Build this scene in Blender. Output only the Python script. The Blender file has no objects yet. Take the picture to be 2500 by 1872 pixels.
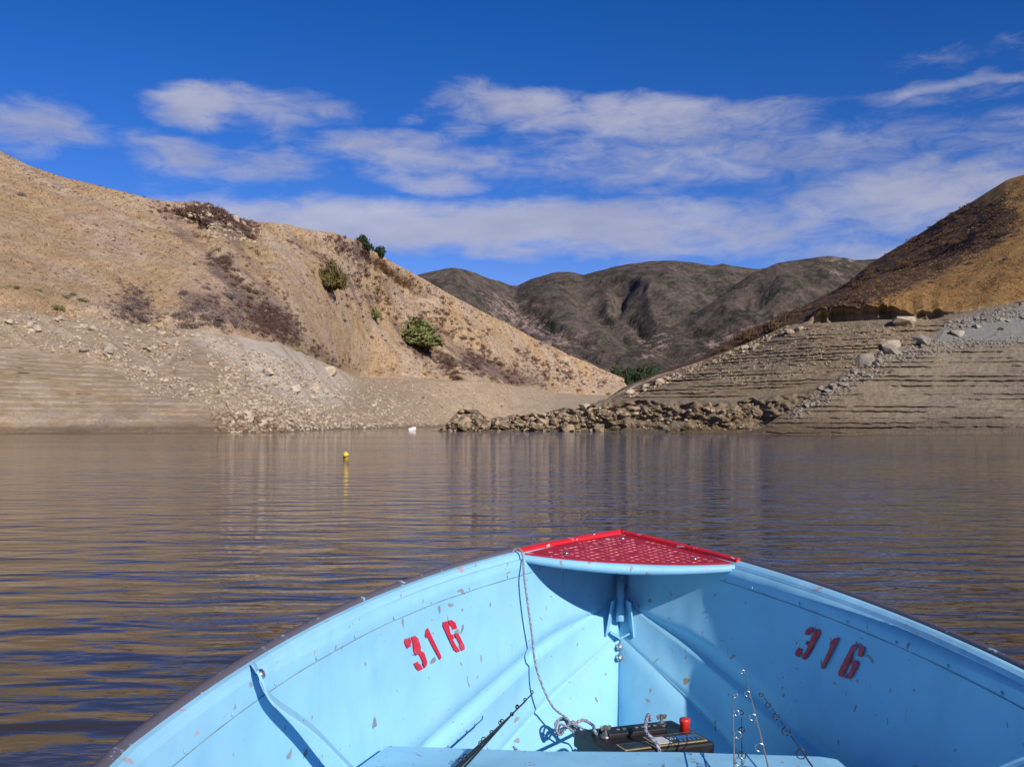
import bpy, bmesh, math, random, re as regex
import numpy as np
from mathutils import Vector, Matrix, Euler
R = math.radians
scene = bpy.context.scene
C = scene.collection
rng = np.random.default_rng(7)
random.seed(7)

# ------------------------------------------------------------------ camera
FP, YH, CH = 2400.0, 1034.0, 1.05          # focal length in photo pixels, horizon row, eye height
PITCH = math.atan((YH - 936) / FP)
cam = bpy.data.cameras.new('camera'); camo = bpy.data.objects.new('camera', cam); C.objects.link(camo)
cam.sensor_width = 36; cam.lens = 36 * FP / 2500; cam.clip_start = 0.02; cam.clip_end = 20000
camo.location = (0, 0, CH); camo.rotation_euler = (R(90) + PITCH, 0, 0)
scene.camera = camo
scene.view_settings.view_transform = 'Standard'; scene.view_settings.look = 'None'
scene.view_settings.exposure = 0.0; scene.view_settings.gamma = 1.0
scene.view_settings.use_curve_mapping = False

# ------------------------------------------------------------------ sun and sky
SUN_AZ, SUN_EL = 33.0, 27.0                # degrees to the right of straight behind the camera; elevation
sd = Vector((math.sin(R(SUN_AZ)) * math.cos(R(SUN_EL)), -math.cos(R(SUN_AZ)) * math.cos(R(SUN_EL)), math.sin(R(SUN_EL))))
sun = bpy.data.lights.new('sun', 'SUN'); suno = bpy.data.objects.new('sun', sun); C.objects.link(suno)
sun.energy = 5.0; sun.angle = R(0.5); sun.color = (1.0, 0.92, 0.80)
suno.rotation_euler = sd.to_track_quat('Z', 'Y').to_euler(); suno.location = (20, -20, 30)

K = 2500 / 2212.0
world = bpy.data.worlds.new('World'); scene.world = world; world.use_nodes = True
wn = world.node_tree; wn.nodes.clear()
def WN(t, **k):
    n = wn.nodes.new(t)
    for a, b in k.items(): setattr(n, a, b)
    return n
def wmath(op, a, b=None, c=None, clamp=False):
    n = WN('ShaderNodeMath', operation=op, use_clamp=clamp)
    for i, v in enumerate((a, b, c)):
        if v is None: continue
        if isinstance(v, (int, float)): n.inputs[i].default_value = v
        else: wn.links.new(v, n.inputs[i])
    return n.outputs[0]
sky = WN('ShaderNodeTexSky', sky_type='NISHITA', sun_disc=False)
sky.sun_elevation = R(SUN_EL); sky.sun_rotation = math.atan2(sd.x, sd.y)
sky.altitude = 900; sky.air_density = 1.0; sky.dust_density = 0.05; sky.ozone_density = 4.0
gam = WN('ShaderNodeGamma'); gam.inputs['Gamma'].default_value = 1.12
hs = WN('ShaderNodeHueSaturation'); hs.inputs['Saturation'].default_value = 1.32; hs.inputs['Value'].default_value = 1.0
wn.links.new(sky.outputs[0], hs.inputs['Color']); wn.links.new(hs.outputs[0], gam.inputs['Color'])
tc = WN('ShaderNodeTexCoord'); sep = WN('ShaderNodeSeparateXYZ'); wn.links.new(tc.outputs['Generated'], sep.inputs[0])
az = wmath('ARCTAN2', sep.outputs[0], sep.outputs[1]); el = wmath('ARCSINE', sep.outputs[2])
# turbulence used to warp and break the cloud banks
mp = WN('ShaderNodeMapping'); mp.inputs['Scale'].default_value = (1, 1, 3.0); wn.links.new(tc.outputs['Generated'], mp.inputs[0])
def wnoise(scale, detail, rough, dist=0.0):
    n = WN('ShaderNodeTexNoise'); n.inputs['Scale'].default_value = scale; n.inputs['Detail'].default_value = detail
    n.inputs['Roughness'].default_value = rough; n.inputs['Distortion'].default_value = dist
    wn.links.new(mp.outputs[0], n.inputs['Vector']); return n
nbig = wnoise(7.0, 3, 0.55, 0.0); nfine = wnoise(24.0, 6, 0.64, 0.6)
sc = WN('ShaderNodeSeparateColor'); wn.links.new(nbig.outputs['Color'], sc.inputs[0])
azw = wmath('MULTIPLY_ADD', wmath('SUBTRACT', sc.outputs[0], 0.5), 0.10, az)
elw = wmath('MULTIPLY_ADD', wmath('SUBTRACT', sc.outputs[1], 0.5), 0.05, el)
# cloud banks: (x, y, half width, half height, weight) in photo units, repeated round the whole sky every 62 degrees
BANKS = [(1010, 492, 540, 50, 1.3), (800, 485, 250, 50, .75), (1350, 485, 230, 34, .8),
         (440, 228, 95, 34, 1.05), (570, 240, 150, 40, .85), (600, 295, 60, 24, .6),
         (370, 335, 95, 42, .9), (520, 352, 170, 28, .8), (60, 270, 150, 44, .9), (60, 330, 70, 30, .55), (300, 282, 60, 14, .5),
         (430, 400, 120, 30, .45), (860, 322, 170, 32, .9), (1010, 345, 170, 32, .75), (950, 380, 130, 22, .8),
         (1120, 222, 150, 36, 1.0), (1030, 270, 70, 32, .6), (1380, 250, 300, 36, .95), (1600, 262, 160, 36, .75),
         (1550, 330, 420, 60, .78), (1430, 405, 90, 20, .6), (1640, 500, 190, 34, .9), (1880, 545, 160, 26, .8),
         (2020, 415, 320, 80, 1.0), (2180, 350, 220, 60, .75), (1900, 330, 230, 60, .5), (2100, 178, 240, 13, .75), (2060, 210, 200, 20, .5), (2150, 262, 240, 24, .55), (2120, 120, 160, 30, .42),
         (900, 255, 40, 14, .55), (1500, 215, 110, 16, .35), (120, 205, 60, 10, .3)]
azr = wmath('WRAP', azw, math.pi / 6 * 1.0334, -math.pi / 6 * 1.0334)
cv = WN('ShaderNodeCombineXYZ'); wn.links.new(azr, cv.inputs[0]); wn.links.new(elw, cv.inputs[1])
dens = None
for (bx, by, rx, ry, wt) in BANKS:
    a0 = math.atan((bx * K - 1250) / FP); e0 = math.atan((YH - by * K) / FP * math.cos(a0))
    ra = rx * K / FP * math.cos(a0) ** 2 * 1.75; re = ry * K / FP * math.cos(a0) * 1.75
    v = WN('ShaderNodeVectorMath', operation='MULTIPLY_ADD'); wn.links.new(cv.outputs[0], v.inputs[0]); v.inputs[1].default_value = (1 / ra, 1 / re, 0); v.inputs[2].default_value = (-a0 / ra, -e0 / re, 0)
    dt = WN('ShaderNodeVectorMath', operation='DOT_PRODUCT'); wn.links.new(v.outputs[0], dt.inputs[0]); wn.links.new(v.outputs[0], dt.inputs[1])
    g = wmath('MULTIPLY_ADD', dt.outputs['Value'], -wt, wt)
    dens = wmath('MAXIMUM', g, 0.0 if dens is None else dens)
d1 = wmath('MULTIPLY_ADD', wmath('SUBTRACT', nfine.outputs['Fac'], 0.5), 1.0, dens)
cov = WN('ShaderNodeMapRange', interpolation_type='SMOOTHSTEP'); cov.inputs['From Min'].default_value = 0.27; cov.inputs['From Max'].default_value = 1.15
cov.inputs['To Max'].default_value = 0.80
wn.links.new(d1, cov.inputs['Value'])
ccol = WN('ShaderNodeValToRGB'); ccol.color_ramp.elements[0].position = 0.35; ccol.color_ramp.elements[0].color = (4.9, 5.1, 6.8, 1)
ccol.color_ramp.elements[1].position = 0.75; ccol.color_ramp.elements[1].color = (7.6, 7.6, 8.7, 1)
wn.links.new(nbig.outputs['Fac'], ccol.inputs[0])
wmix = WN('ShaderNodeMix', data_type='RGBA')
wn.links.new(cov.outputs[0], wmix.inputs['Factor']); tint = WN('ShaderNodeMix', data_type='RGBA', blend_type='MULTIPLY'); tint.inputs[0].default_value = 1.0; tint.inputs[7].default_value = (1.42, .88, 1.17, 1)
wn.links.new(gam.outputs[0], tint.inputs[6]); wn.links.new(tint.outputs[2], wmix.inputs[6]); wn.links.new(ccol.outputs[0], wmix.inputs[7])
bg = WN('ShaderNodeBackground'); bg.inputs['Strength'].default_value = 0.075
wout = WN('ShaderNodeOutputWorld'); wn.links.new(wmix.outputs[2], bg.inputs[0]); wn.links.new(bg.outputs[0], wout.inputs[0])

# ------------------------------------------------------------------ helpers
def tag(o, label=None, cat=None, group=None, kind=None):
    if label: o['label'] = label
    if cat: o['category'] = cat
    if group: o['group'] = group
    if kind: o['kind'] = kind
    return o
def new_mesh(name, V, F, smooth=False):
    me = bpy.data.meshes.new(name); V = np.asarray(V, dtype=np.float32)
    if isinstance(F, np.ndarray):
        n, k = F.shape
        me.vertices.add(len(V)); me.vertices.foreach_set('co', V.ravel())
        me.loops.add(n * k); me.loops.foreach_set('vertex_index', F.astype(np.int32).ravel())
        me.polygons.add(n); me.polygons.foreach_set('loop_start', np.arange(0, n * k, k, dtype=np.int32))
        me.polygons.foreach_set('loop_total', np.full(n, k, dtype=np.int32))
        me.update(calc_edges=True)
    else:
        me.from_pydata([tuple(map(float, v)) for v in V], [], [tuple(f) for f in F]); me.update()
    me.polygons.foreach_set('use_smooth', np.full(len(me.polygons), smooth, dtype=bool))
    return me
def obj(name, me, mat=None, parent=None, loc=None, rot=None, scale=None):
    o = bpy.data.objects.new(name, me); C.objects.link(o)
    if mat is not None and me is not None and not me.materials: me.materials.append(mat)
    if parent: o.parent = parent
    if loc is not None: o.location = loc
    if rot is not None: o.rotation_euler = rot
    if scale is not None: o.scale = scale
    return o
def mobj(name, V, F, mat, parent=None, smooth=False): return obj(name, new_mesh(name, V, F, smooth), mat, parent)
def fix_normals(me):
    bm = bmesh.new(); bm.from_mesh(me); bmesh.ops.recalc_face_normals(bm, faces=bm.faces); bm.to_mesh(me); bm.free()

def tube(pts, r, n=8, cap=True):
    P = np.asarray(pts, float); m = len(P); rr = np.full(m, r) if np.isscalar(r) else np.asarray(r, float)
    T = np.gradient(P, axis=0); T /= np.linalg.norm(T, axis=1)[:, None] + 1e-12
    up = np.array([0, 0, 1.0]) if abs(T[0][2]) < .9 else np.array([1.0, 0, 0])
    N = np.cross(T[0], up); N /= np.linalg.norm(N); V = []; a = np.linspace(0, 2 * np.pi, n, endpoint=False)
    for i in range(m):
        N = N - T[i] * (N @ T[i]); N /= np.linalg.norm(N); B = np.cross(T[i], N)
        V += [P[i] + rr[i] * (math.cos(t) * N + math.sin(t) * B) for t in a]
    F = [(i * n + j, i * n + (j + 1) % n, (i + 1) * n + (j + 1) % n, (i + 1) * n + j) for i in range(m - 1) for j in range(n)]
    if cap: F += [tuple(range(n - 1, -1, -1)), tuple(range((m - 1) * n, m * n))]
    return V, F
def smooth_path(pts, n):
    P = np.asarray(pts, float); m = len(P); out = []
    for q in np.linspace(0, m - 1 - 1e-6, n):
        i = int(q); t = q - i; p0, p1, p2, p3 = P[max(i - 1, 0)], P[i], P[min(i + 1, m - 1)], P[min(i + 2, m - 1)]
        out.append(.5 * ((2 * p1) + (-p0 + p2) * t + (2 * p0 - 5 * p1 + 4 * p2 - p3) * t * t + (-p0 + 3 * p1 - 3 * p2 + p3) * t ** 3))
    return np.array(out)
def box(c, s, rot=None, bevel=0.0):
    bm = bmesh.new(); bmesh.ops.create_cube(bm, size=1)
    bmesh.ops.scale(bm, vec=s, verts=bm.verts)
    if bevel: bmesh.ops.bevel(bm, geom=list(bm.edges), offset=bevel, segments=2, affect='EDGES', profile=.6)
    if rot is not None: bmesh.ops.transform(bm, matrix=rot.to_4x4(), verts=bm.verts)
    V = [v.co + Vector(c) for v in bm.verts]; bm.verts.index_update(); F = [[v.index for v in f.verts] for f in bm.faces]; bm.free()
    return V, F
def lathe(profile, n=16, axis='Z'):
    V, F = [], []
    for (r, z) in profile:
        for j in range(n):
            a = 2 * math.pi * j / n; V.append((r * math.cos(a), r * math.sin(a), z))
    m = len(profile)
    for i in range(m - 1):
        for j in range(n): F.append((i * n + j, i * n + (j + 1) % n, (i + 1) * n + (j + 1) % n, (i + 1) * n + j))
    F.append(tuple(range(n - 1, -1, -1))); F.append(tuple(range((m - 1) * n, m * n)))
    return V, F
def join(*vf):
    V, F = [], []
    for v, f in vf:
        o = len(V); V += [tuple(x) for x in v]; F += [tuple(i + o for i in q) for q in f]
    return V, F

# gradient noise
_perm = rng.permutation(512); _perm = np.concatenate([_perm, _perm, _perm]); _ang = rng.uniform(0, 2 * np.pi, 512)
def perlin(x, y):
    xi = np.floor(x).astype(int); yi = np.floor(y).astype(int); xf = x - xi; yf = y - yi
    u = xf ** 3 * (xf * (xf * 6 - 15) + 10); v = yf ** 3 * (yf * (yf * 6 - 15) + 10)
    def g(i, j):
        a = _ang[_perm[_perm[(xi + i) & 511] + ((yi + j) & 511)]]
        return np.cos(a) * (xf - i) + np.sin(a) * (yf - j)
    return (g(0, 0) * (1 - u) + g(1, 0) * u) * (1 - v) + (g(0, 1) * (1 - u) + g(1, 1) * u) * v
def fbm(x, y, oct=4, gain=.5, lac=2.03):
    s = 0; a = 1
    for i in range(oct): s = s + a * perlin(x * lac ** i + 17.3 * i, y * lac ** i - 9.1 * i); a *= gain
    return s
def ridged(x, y, oct=4):
    s = 0; a = 1
    for i in range(oct): s = s + a * (1 - 2.2 * np.abs(perlin(x * 2.0 ** i + 5 * i, y * 2.0 ** i + 3 * i))); a *= .5
    return s
def sstep(a, b, x): t = np.clip((x - a) / (b - a), 0, 1); return t * t * (3 - 2 * t)

CP, SP = math.cos(PITCH), math.sin(PITCH)
def project(P):
    P = np.asarray(P, float); y = P[..., 1]; z = P[..., 2] - CH; d = y * CP + z * SP; u = -y * SP + z * CP
    return 1250 + FP * P[..., 0] / d, 936 - FP * u / d
def zrow(py, Y): return CH + (YH - py) / FP * Y          # height of what is seen at row py at depth Y

# ------------------------------------------------------------------ materials
MATS = {}
class NT:
    def __init__(s, name):
        s.m = bpy.data.materials.new(name); s.m.use_nodes = True; s.t = s.m.node_tree; s.t.nodes.clear()
        s.out = s.t.nodes.new('ShaderNodeOutputMaterial'); s.p = s.t.nodes.new('ShaderNodeBsdfPrincipled'); s.l(s.p.outputs[0], s.out.inputs[0])
        s.geo = None; MATS[name] = s.m
    def n(s, t, **k):
        x = s.t.nodes.new(t)
        for a, b in k.items(): setattr(x, a, b)
        return x
    def l(s, a, b): s.t.links.new(a, b)
    def pos(s, scale=(1, 1, 1), obj=False, rot=(0, 0, 0)):
        if obj: src = s.n('ShaderNodeTexCoord').outputs['Object']
        else: src = s.n('ShaderNodeNewGeometry').outputs['Position']
        m = s.n('ShaderNodeMapping'); m.inputs['Scale'].default_value = scale; m.inputs['Rotation'].default_value = rot; s.l(src, m.inputs[0]); return m.outputs[0]
    def noise(s, vec, scale, detail=4, rough=.55, dist=0.0):
        x = s.n('ShaderNodeTexNoise'); x.inputs['Scale'].default_value = scale; x.inputs['Detail'].default_value = detail
        x.inputs['Roughness'].default_value = rough; x.inputs['Distortion'].default_value = dist
        if vec is not None: s.l(vec, x.inputs['Vector'])
        return x.outputs['Fac']
    def ramp(s, fac, stops):
        x = s.n('ShaderNodeValToRGB'); e = x.color_ramp.elements
        while len(e) < len(stops): e.new(.5)
        for q, (p, c) in zip(e, stops): q.position = p; q.color = (*c, 1)
        s.l(fac, x.inputs[0]); return x.outputs[0]
    def rng(s, v, a, b, c=0., d=1., smooth=True):
        x = s.n('ShaderNodeMapRange'); x.interpolation_type = 'SMOOTHSTEP' if smooth else 'LINEAR'
        for k_, q in zip(('From Min', 'From Max', 'To Min', 'To Max'), (a, b, c, d)): x.inputs[k_].default_value = q
        s.l(v, x.inputs['Value']); return x.outputs[0]
    def math(s, op, a, b=None):
        x = s.n('ShaderNodeMath', operation=op)
        for i, v in enumerate((a, b)):
            if v is None: continue
            if isinstance(v, (int, float)): x.inputs[i].default_value = v
            else: s.l(v, x.inputs[i])
        return x.outputs[0]
    def mix(s, fac, a, b, mode='MIX'):
        x = s.n('ShaderNodeMix', data_type='RGBA', blend_type=mode)
        for i, v in ((0, fac), (6, a), (7, b)):
            if isinstance(v, (int, float)): x.inputs[i].default_value = v
            elif isinstance(v, tuple): x.inputs[i].default_value = (*v, 1)
            else: s.l(v, x.inputs[i])
        return x.outputs[2]
    def col(s, c):
        if isinstance(c, tuple): s.p.inputs['Base Color'].default_value = (*c, 1)
        else: s.l(c, s.p.inputs['Base Color'])
    def set(s, rough=.5, metal=0., spec=.5):
        for k_, v in (('Roughness', rough), ('Metallic', metal), ('Specular IOR Level', spec)):
            if isinstance(v, (int, float)): s.p.inputs[k_].default_value = v
            else: s.l(v, s.p.inputs[k_])
    def bump(s, h, strength=.5, dist=.1, prev=None):
        x = s.n('ShaderNodeBump'); x.inputs['Strength'].default_value = strength; x.inputs['Distance'].default_value = dist
        s.l(h, x.inputs['Height'])
        if prev is not None: s.l(prev, x.inputs['Normal'])
        s.l(x.outputs[0], s.p.inputs['Normal']); return x.outputs[0]

def terrain_mat(name, mud, rock, grass, litter, pale=(.56, .50, .43), grass2=None):
    s = NT(name); at = s.n('ShaderNodeAttribute', attribute_name='zone'); sp = s.n('ShaderNodeSeparateColor'); s.l(at.outputs['Color'], sp.inputs[0])
    p = s.pos(); p2 = s.pos((1, 1, .35)); ph = s.pos((.12, .12, 1.0))
    n1 = s.noise(p, .35, 6, .62); n2 = s.noise(p2, 2.2, 6, .68); n3 = s.noise(p2, 7, 5, .72); nl = s.noise(ph, 2.6, 4, .6); npat = s.noise(p, .07, 4, .55)
    def var(c, f, lo, hi): return s.ramp(f, [(.25, tuple(x * lo for x in c)), (.75, tuple(min(x * hi, .9) for x in c))])
    mudc = s.mix(.5, var(mud, nl, .78, 1.18), var(mud, n2, .72, 1.22))
    rockc = s.mix(.5, var(rock, n2, .6, 1.3), var(rock, n3, .65, 1.25))
    mr = s.mix(s.rng(n1, .42, .60), mudc, rockc)
    mr = s.mix(sp.outputs[1], mr, s.mix(.5, var(pale, n2, .7, 1.15), var(pale, n3, .8, 1.1)))
    nm = s.noise(p, .22, 3, .6); g2 = grass2 or tuple(x * y for x, y in zip(grass, (1.05, 1.08, 1.25)))
    gr = s.mix(s.rng(npat, .38, .62), grass, g2); gr = s.mix(.7, gr, s.ramp(nm, [(.3, (.70, .66, .64)), (.55, (1, 1, 1)), (.75, (1.12, 1.12, 1.12))]), 'MULTIPLY')
    gr = s.mix(.75, gr, s.ramp(n2, [(.2, (.45, .42, .42)), (.5, (.95, .95, .95)), (.8, (1.3, 1.3, 1.3))]), 'MULTIPLY')
    gr = s.mix(.85, gr, s.ramp(n3, [(.32, (.45, .40, .40)), (.5, (1.0, 1.0, 1.0)), (.68, (1.35, 1.33, 1.30))]), 'MULTIPLY')
    ns = s.noise(s.pos((.9, .22, .22), rot=(0, R(25), 0)), 1.3, 5, .65); gr = s.mix(.8, gr, s.ramp(ns, [(.28, (.62, .58, .56)), (.5, (.97, .97, .97)), (.75, (1.2, 1.2, 1.2))]), 'MULTIPLY')
    lit = var(litter, n2, .55, 1.6)
    gr = s.mix(s.rng(s.math('ADD', sp.outputs[2], s.math('MULTIPLY', s.math('SUBTRACT', n2, .5), 1.3)), .35, .65), gr, lit)
    edge = s.rng(s.math('ADD', sp.outputs[0], s.math('MULTIPLY', s.math('SUBTRACT', n1, .5), .7)), .42, .58)
    c = s.mix(edge, mr, gr)
    wet = s.math('SUBTRACT', 1.0, s.math('MULTIPLY', at.outputs['Alpha'], .52))
    c = s.mix(1.0, c, s.mix(at.outputs['Alpha'], (1, 1, 1), (.5, .47, .45)), 'MULTIPLY')
    s.col(c); s.set(.93, 0, .15)
    b = s.bump(n2, .9, .35); s.bump(n3, .8, .16, b)
    return s.m
M_left = terrain_mat('hillside_ground', (.375, .28, .19), (.43, .34, .255), (.49, .345, .20), (.17, .12, .10), (.66, .59, .50), (.50, .385, .285))
M_right = terrain_mat('terraced_ground', (.285, .215, .14), (.32, .25, .17), (.40, .235, .09), (.105, .066, .048), (.275, .265, .25), (.34, .205, .085))

def mountain_mat(name, f):
    s = NT(name); p = s.pos(); n1 = s.noise(p, .004, 2, .6); n2 = s.noise(p, .03, 6, .68); n3 = s.noise(p, .14, 5, .75)
    at = s.n('ShaderNodeAttribute', attribute_name='zone'); sp = s.n('ShaderNodeSeparateColor'); s.l(at.outputs['Color'], sp.inputs[0])
    brush = s.mix(s.rng(s.math('ADD', s.math('MULTIPLY', n2, .5), s.math('MULTIPLY', n3, .5)), .40, .60), tuple(f * x for x in (.050, .047, .036)), tuple(f * x for x in (.155, .120, .100)))
    bare = s.mix(s.rng(n3, .35, .65), (.22, .155, .14), (.40, .29, .25))
    m = s.rng(s.math('ADD', s.math('ADD', s.math('MULTIPLY', s.math('SUBTRACT', n3, .5), 1.3), s.math('MULTIPLY', s.math('SUBTRACT', n2, .5), .9)), sp.outputs[0]), .33, .62)
    s.col(s.mix(m, brush, bare)); s.set(.95, 0, .1)
    b = s.bump(n2, .8, 8); s.bump(n3, .8, 3, b); return s.m
M_mtn = mountain_mat('chaparral', 1.0); M_mtn2 = mountain_mat('spur_haze_tone', .82)  # spur brush colour darkened to part the two ranges, in place of haze

def leaf_mat(name, c1, c2, scale=1.5):
    s = NT(name); oi = s.n('ShaderNodeObjectInfo'); p = s.pos(); n = s.noise(p, scale, 3, .6)
    c = s.mix(s.rng(n, .3, .7), c1, c2)
    c = s.mix(.5, c, s.ramp(oi.outputs['Random'], [(0, (.7, .7, .7)), (1, (1.25, 1.2, 1.15))]), 'MULTIPLY')
    s.col(c); s.set(.9, 0, .1); return s.m
M_grey = leaf_mat('grey_scrub', (.135, .10, .10), (.24, .18, .165))
M_maroon = leaf_mat('maroon_scrub', (.10, .055, .048), (.19, .11, .09))
M_brown = leaf_mat('brown_scrub', (.10, .062, .042), (.20, .125, .075))
M_green = leaf_mat('olive_leaf', (.10, .115, .045), (.21, .21, .09))
M_dgreen = leaf_mat('dark_leaf', (.018, .035, .018), (.045, .07, .03))
M_yellow = leaf_mat('yellow_leaf', (.10, .085, .03), (.19, .145, .06))
M_straw = leaf_mat('straw', (.43, .305, .175), (.53, .405, .275), .3)
M_gold = leaf_mat('golden_straw', (.36, .21, .08), (.44, .27, .11), .3)
def plain(name, c, rough=.6, metal=0., spec=.5, amp=.18, scale=40):
    s = NT(name); n = s.noise(s.pos(obj=True), scale, 4, .6)
    s.col(s.ramp(n, [(.3, tuple(x * (1 - amp) for x in c)), (.7, tuple(min(1, x * (1 + amp)) for x in c))])); s.set(rough, metal, spec); return s.m
M_bark = plain('bark', (.09, .065, .05), .95, 0, .1, .35, 6)
def rock_mat(name, a, b):
    s = NT(name); oi = s.n('ShaderNodeObjectInfo'); p = s.pos(); n = s.noise(p, 1.1, 4, .6); n2 = s.noise(p, 6, 5, .65)
    c = s.mix(s.rng(n, .35, .65), a, b); c = s.mix(.6, c, s.ramp(n2, [(.25, (.6, .58, .56)), (.75, (1.25, 1.25, 1.25))]), 'MULTIPLY')
    c = s.mix(.5, c, s.ramp(oi.outputs['Random'], [(0, (.75, .73, .7)), (1, (1.2, 1.2, 1.2))]), 'MULTIPLY')
    s.col(c); s.set(.92, 0, .15); s.bump(n2, .7, .12); return s.m
M_rock = rock_mat('tan_rock', (.38, .30, .225), (.55, .465, .375))
M_rockdark = rock_mat('brown_rock', (.24, .175, .115), (.42, .325, .225))
M_rockgrey = rock_mat('grey_rock', (.25, .22, .18), (.36, .33, .29))
M_rockwet = rock_mat('wet_rock', (.15, .10, .065), (.28, .20, .13))

# ------------------------------------------------------------------ terrain
class Terrain: pass
def curve(tab, scale=True):
    t = np.array(tab, float); k = K if scale else 1.0
    return lambda px: np.interp(px, t[:, 0] * k, t[:, 1])
def make_terrain(name, px, nodes, rows, mat, post=None, zone=None, smooth=True):
    """nodes: list of (Y(px), z(px)) arrays from the near foot to the back; rows: row count of each span"""
    cols = len(px); Ys, Zs, VV = [], [], []
    for j, n in enumerate(rows):
        t = np.linspace(0, 1, n, endpoint=(j == len(rows) - 1))[:, None]
        Ys.append(nodes[j][0][None] * (1 - t) + nodes[j + 1][0][None] * t); Zs.append(nodes[j][1][None] * (1 - t) + nodes[j + 1][1][None] * t)
        VV.append(np.repeat(j + t, cols, 1))
    Y = np.concatenate(Ys); Z = np.concatenate(Zs); V = np.concatenate(VV); PX = np.repeat(px[None], len(Y), 0)
    X = (PX - 1250) / FP * (Y * CP + (Z - CH) * SP)
    if post: X, Y, Z = post(X, Y, Z, V, PX)
    P = np.stack([X, Y, Z], -1); nr, nc = Y.shape
    i = (np.arange(nr - 1)[:, None] * nc + np.arange(nc - 1)[None]).ravel()
    F = np.stack([i, i + 1, i + nc + 1, i + nc], 1)
    me = new_mesh(name, P.reshape(-1, 3), F, smooth)
    T = Terrain(); T.P = P; T.V = V; T.px = px; T.QX, T.QY = project(P)
    if zone is not None:
        zc = np.clip(zone(P, V, T.QX, T.QY), 0, 1); a = me.attributes.new('zone', 'FLOAT_COLOR', 'POINT'); a.data.foreach_set('color', zc.reshape(-1, 4).astype(np.float32).ravel())
    T.o = obj(name, me, mat); tag(T.o, kind='structure'); return T
def hit(T, x, y, rmin=0):
    """point of the terrain first met along the view of photo pixel (x, y)"""
    qc = T.QX[T.QX.shape[0] // 2]; c = int(np.clip(np.searchsorted(qc, x), 1, len(qc) - 1))
    q = T.QY[:, c]; k = np.nonzero((q[rmin:-1] >= y) & (q[rmin + 1:] < y))[0]
    if not len(k): return None
    r = k[0] + rmin; t = (q[r] - y) / (q[r] - q[r + 1] + 1e-9); A = T.P[r, c] * (1 - t) + T.P[r + 1, c] * t
    B = T.P[r, c - 1] * (1 - t) + T.P[r + 1, c - 1] * t; u = np.clip((x - T.QX[r, c - 1]) / (T.QX[r, c] - T.QX[r, c - 1] + 1e-9), 0, 1)
    return B * (1 - u) + A * u
def inpoly(x, y, poly):
    ins = np.zeros(np.shape(x), bool); n = len(poly)
    for i in range(n):
        x1, y1 = poly[i]; x2, y2 = poly[(i + 1) % n]; x1 *= K; x2 *= K; y1 *= K; y2 *= K
        c = ((y1 > y) != (y2 > y)) & (x < (x2 - x1) * (y - y1) / (y2 - y1 + 1e-12) + x1); ins ^= c
    return ins
def polymask(x, y, polys, soft=14):
    m = np.zeros(np.shape(x))
    for dx, dy in ((0, 0), (soft, 0), (-soft, 0), (0, soft), (0, -soft), (soft * .7, soft * .7), (-soft * .7, -soft * .7), (soft * .7, -soft * .7), (-soft * .7, soft * .7)):
        q = np.zeros(np.shape(x), bool)
        for p in polys: q |= inpoly(x + dx, y + dy, p)
        m += q / 9.0
    return m
def linemask(x, y, lines, width):
    m = np.zeros(np.shape(x))
    for ln in lines:
        for (x1, y1), (x2, y2) in zip(ln[:-1], ln[1:]):
            x1, y1, x2, y2 = x1 * K, y1 * K, x2 * K, y2 * K; dx, dy = x2 - x1, y2 - y1
            t = np.clip(((x - x1) * dx + (y - y1) * dy) / (dx * dx + dy * dy), 0, 1)
            m = np.maximum(m, np.exp(-(((x - x1 - t * dx) ** 2 + (y - y1 - t * dy) ** 2) / width ** 2)))
    return m
def terraces(Y, Z, X, period, depth, amp, tread=.62, under=.25):
    zz = Z + .42 * perlin(Z * .8, Z * 0 + 3.3) + .16 * fbm(X * .05, Z * .25, 3)
    f = (zz / period) % 1.0; ri = 1 - tread; k_ = np.floor(zz / period)
    amp = amp * (.60 + .5 * ((np.sin(k_ * 12.9898) * 43758.5453) % 1.0)) * np.clip(.92 + 1.3 * fbm(X * .14 + k_ * 7.7, k_ * 3.1 + X * 0, 4), .66, 1.25)
    zz = zz + .10 * fbm(X * .9, Z * 1.5, 2) * (amp > 0); f = (zz / period) % 1.0
    g = np.where(f < ri, under * np.sin(np.pi * f / ri), (f - ri) / tread)
    return Y + (g - f) * depth * amp

# --- unseen lake hills added behind the camera to cut the low sky glow
def added_shore_behind():
    a = np.linspace(R(-62), R(-298), 90); rr = np.array([55., 75., 100., 150., 230., 330., 450.]); zz = np.array([-3., 0., 6., 22., 48., 62., 40.])
    A, RR = np.meshgrid(a, rr); Z = np.repeat(zz[:, None], 90, 1); RR = RR * (1.15 + .35 * np.cos(A * 3 + 1)) ; A2 = A
    X, Y = -RR * np.sin(A2), RR * np.cos(A2); Z = Z * (1 + .35 * fbm(X * .008, Y * .008, 3)) + (Z > 1) * fbm(X * .03, Y * .03, 3) * 3
    i = (np.arange(6)[:, None] * 90 + np.arange(89)[None]).ravel(); me = new_mesh('added_hillside_behind', np.stack([X, Y, Z], -1).reshape(-1, 3), np.stack([i, i + 1, i + 91, i + 90], 1), True)
    at = me.attributes.new('zone', 'FLOAT_COLOR', 'POINT'); c = np.zeros((7, 90, 4), np.float32); c[3:, :, 0] = 1; at.data.foreach_set('color', c.ravel())
    tag(obj('added_hillside_behind', me, M_left), kind='structure')
added_shore_behind()
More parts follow.
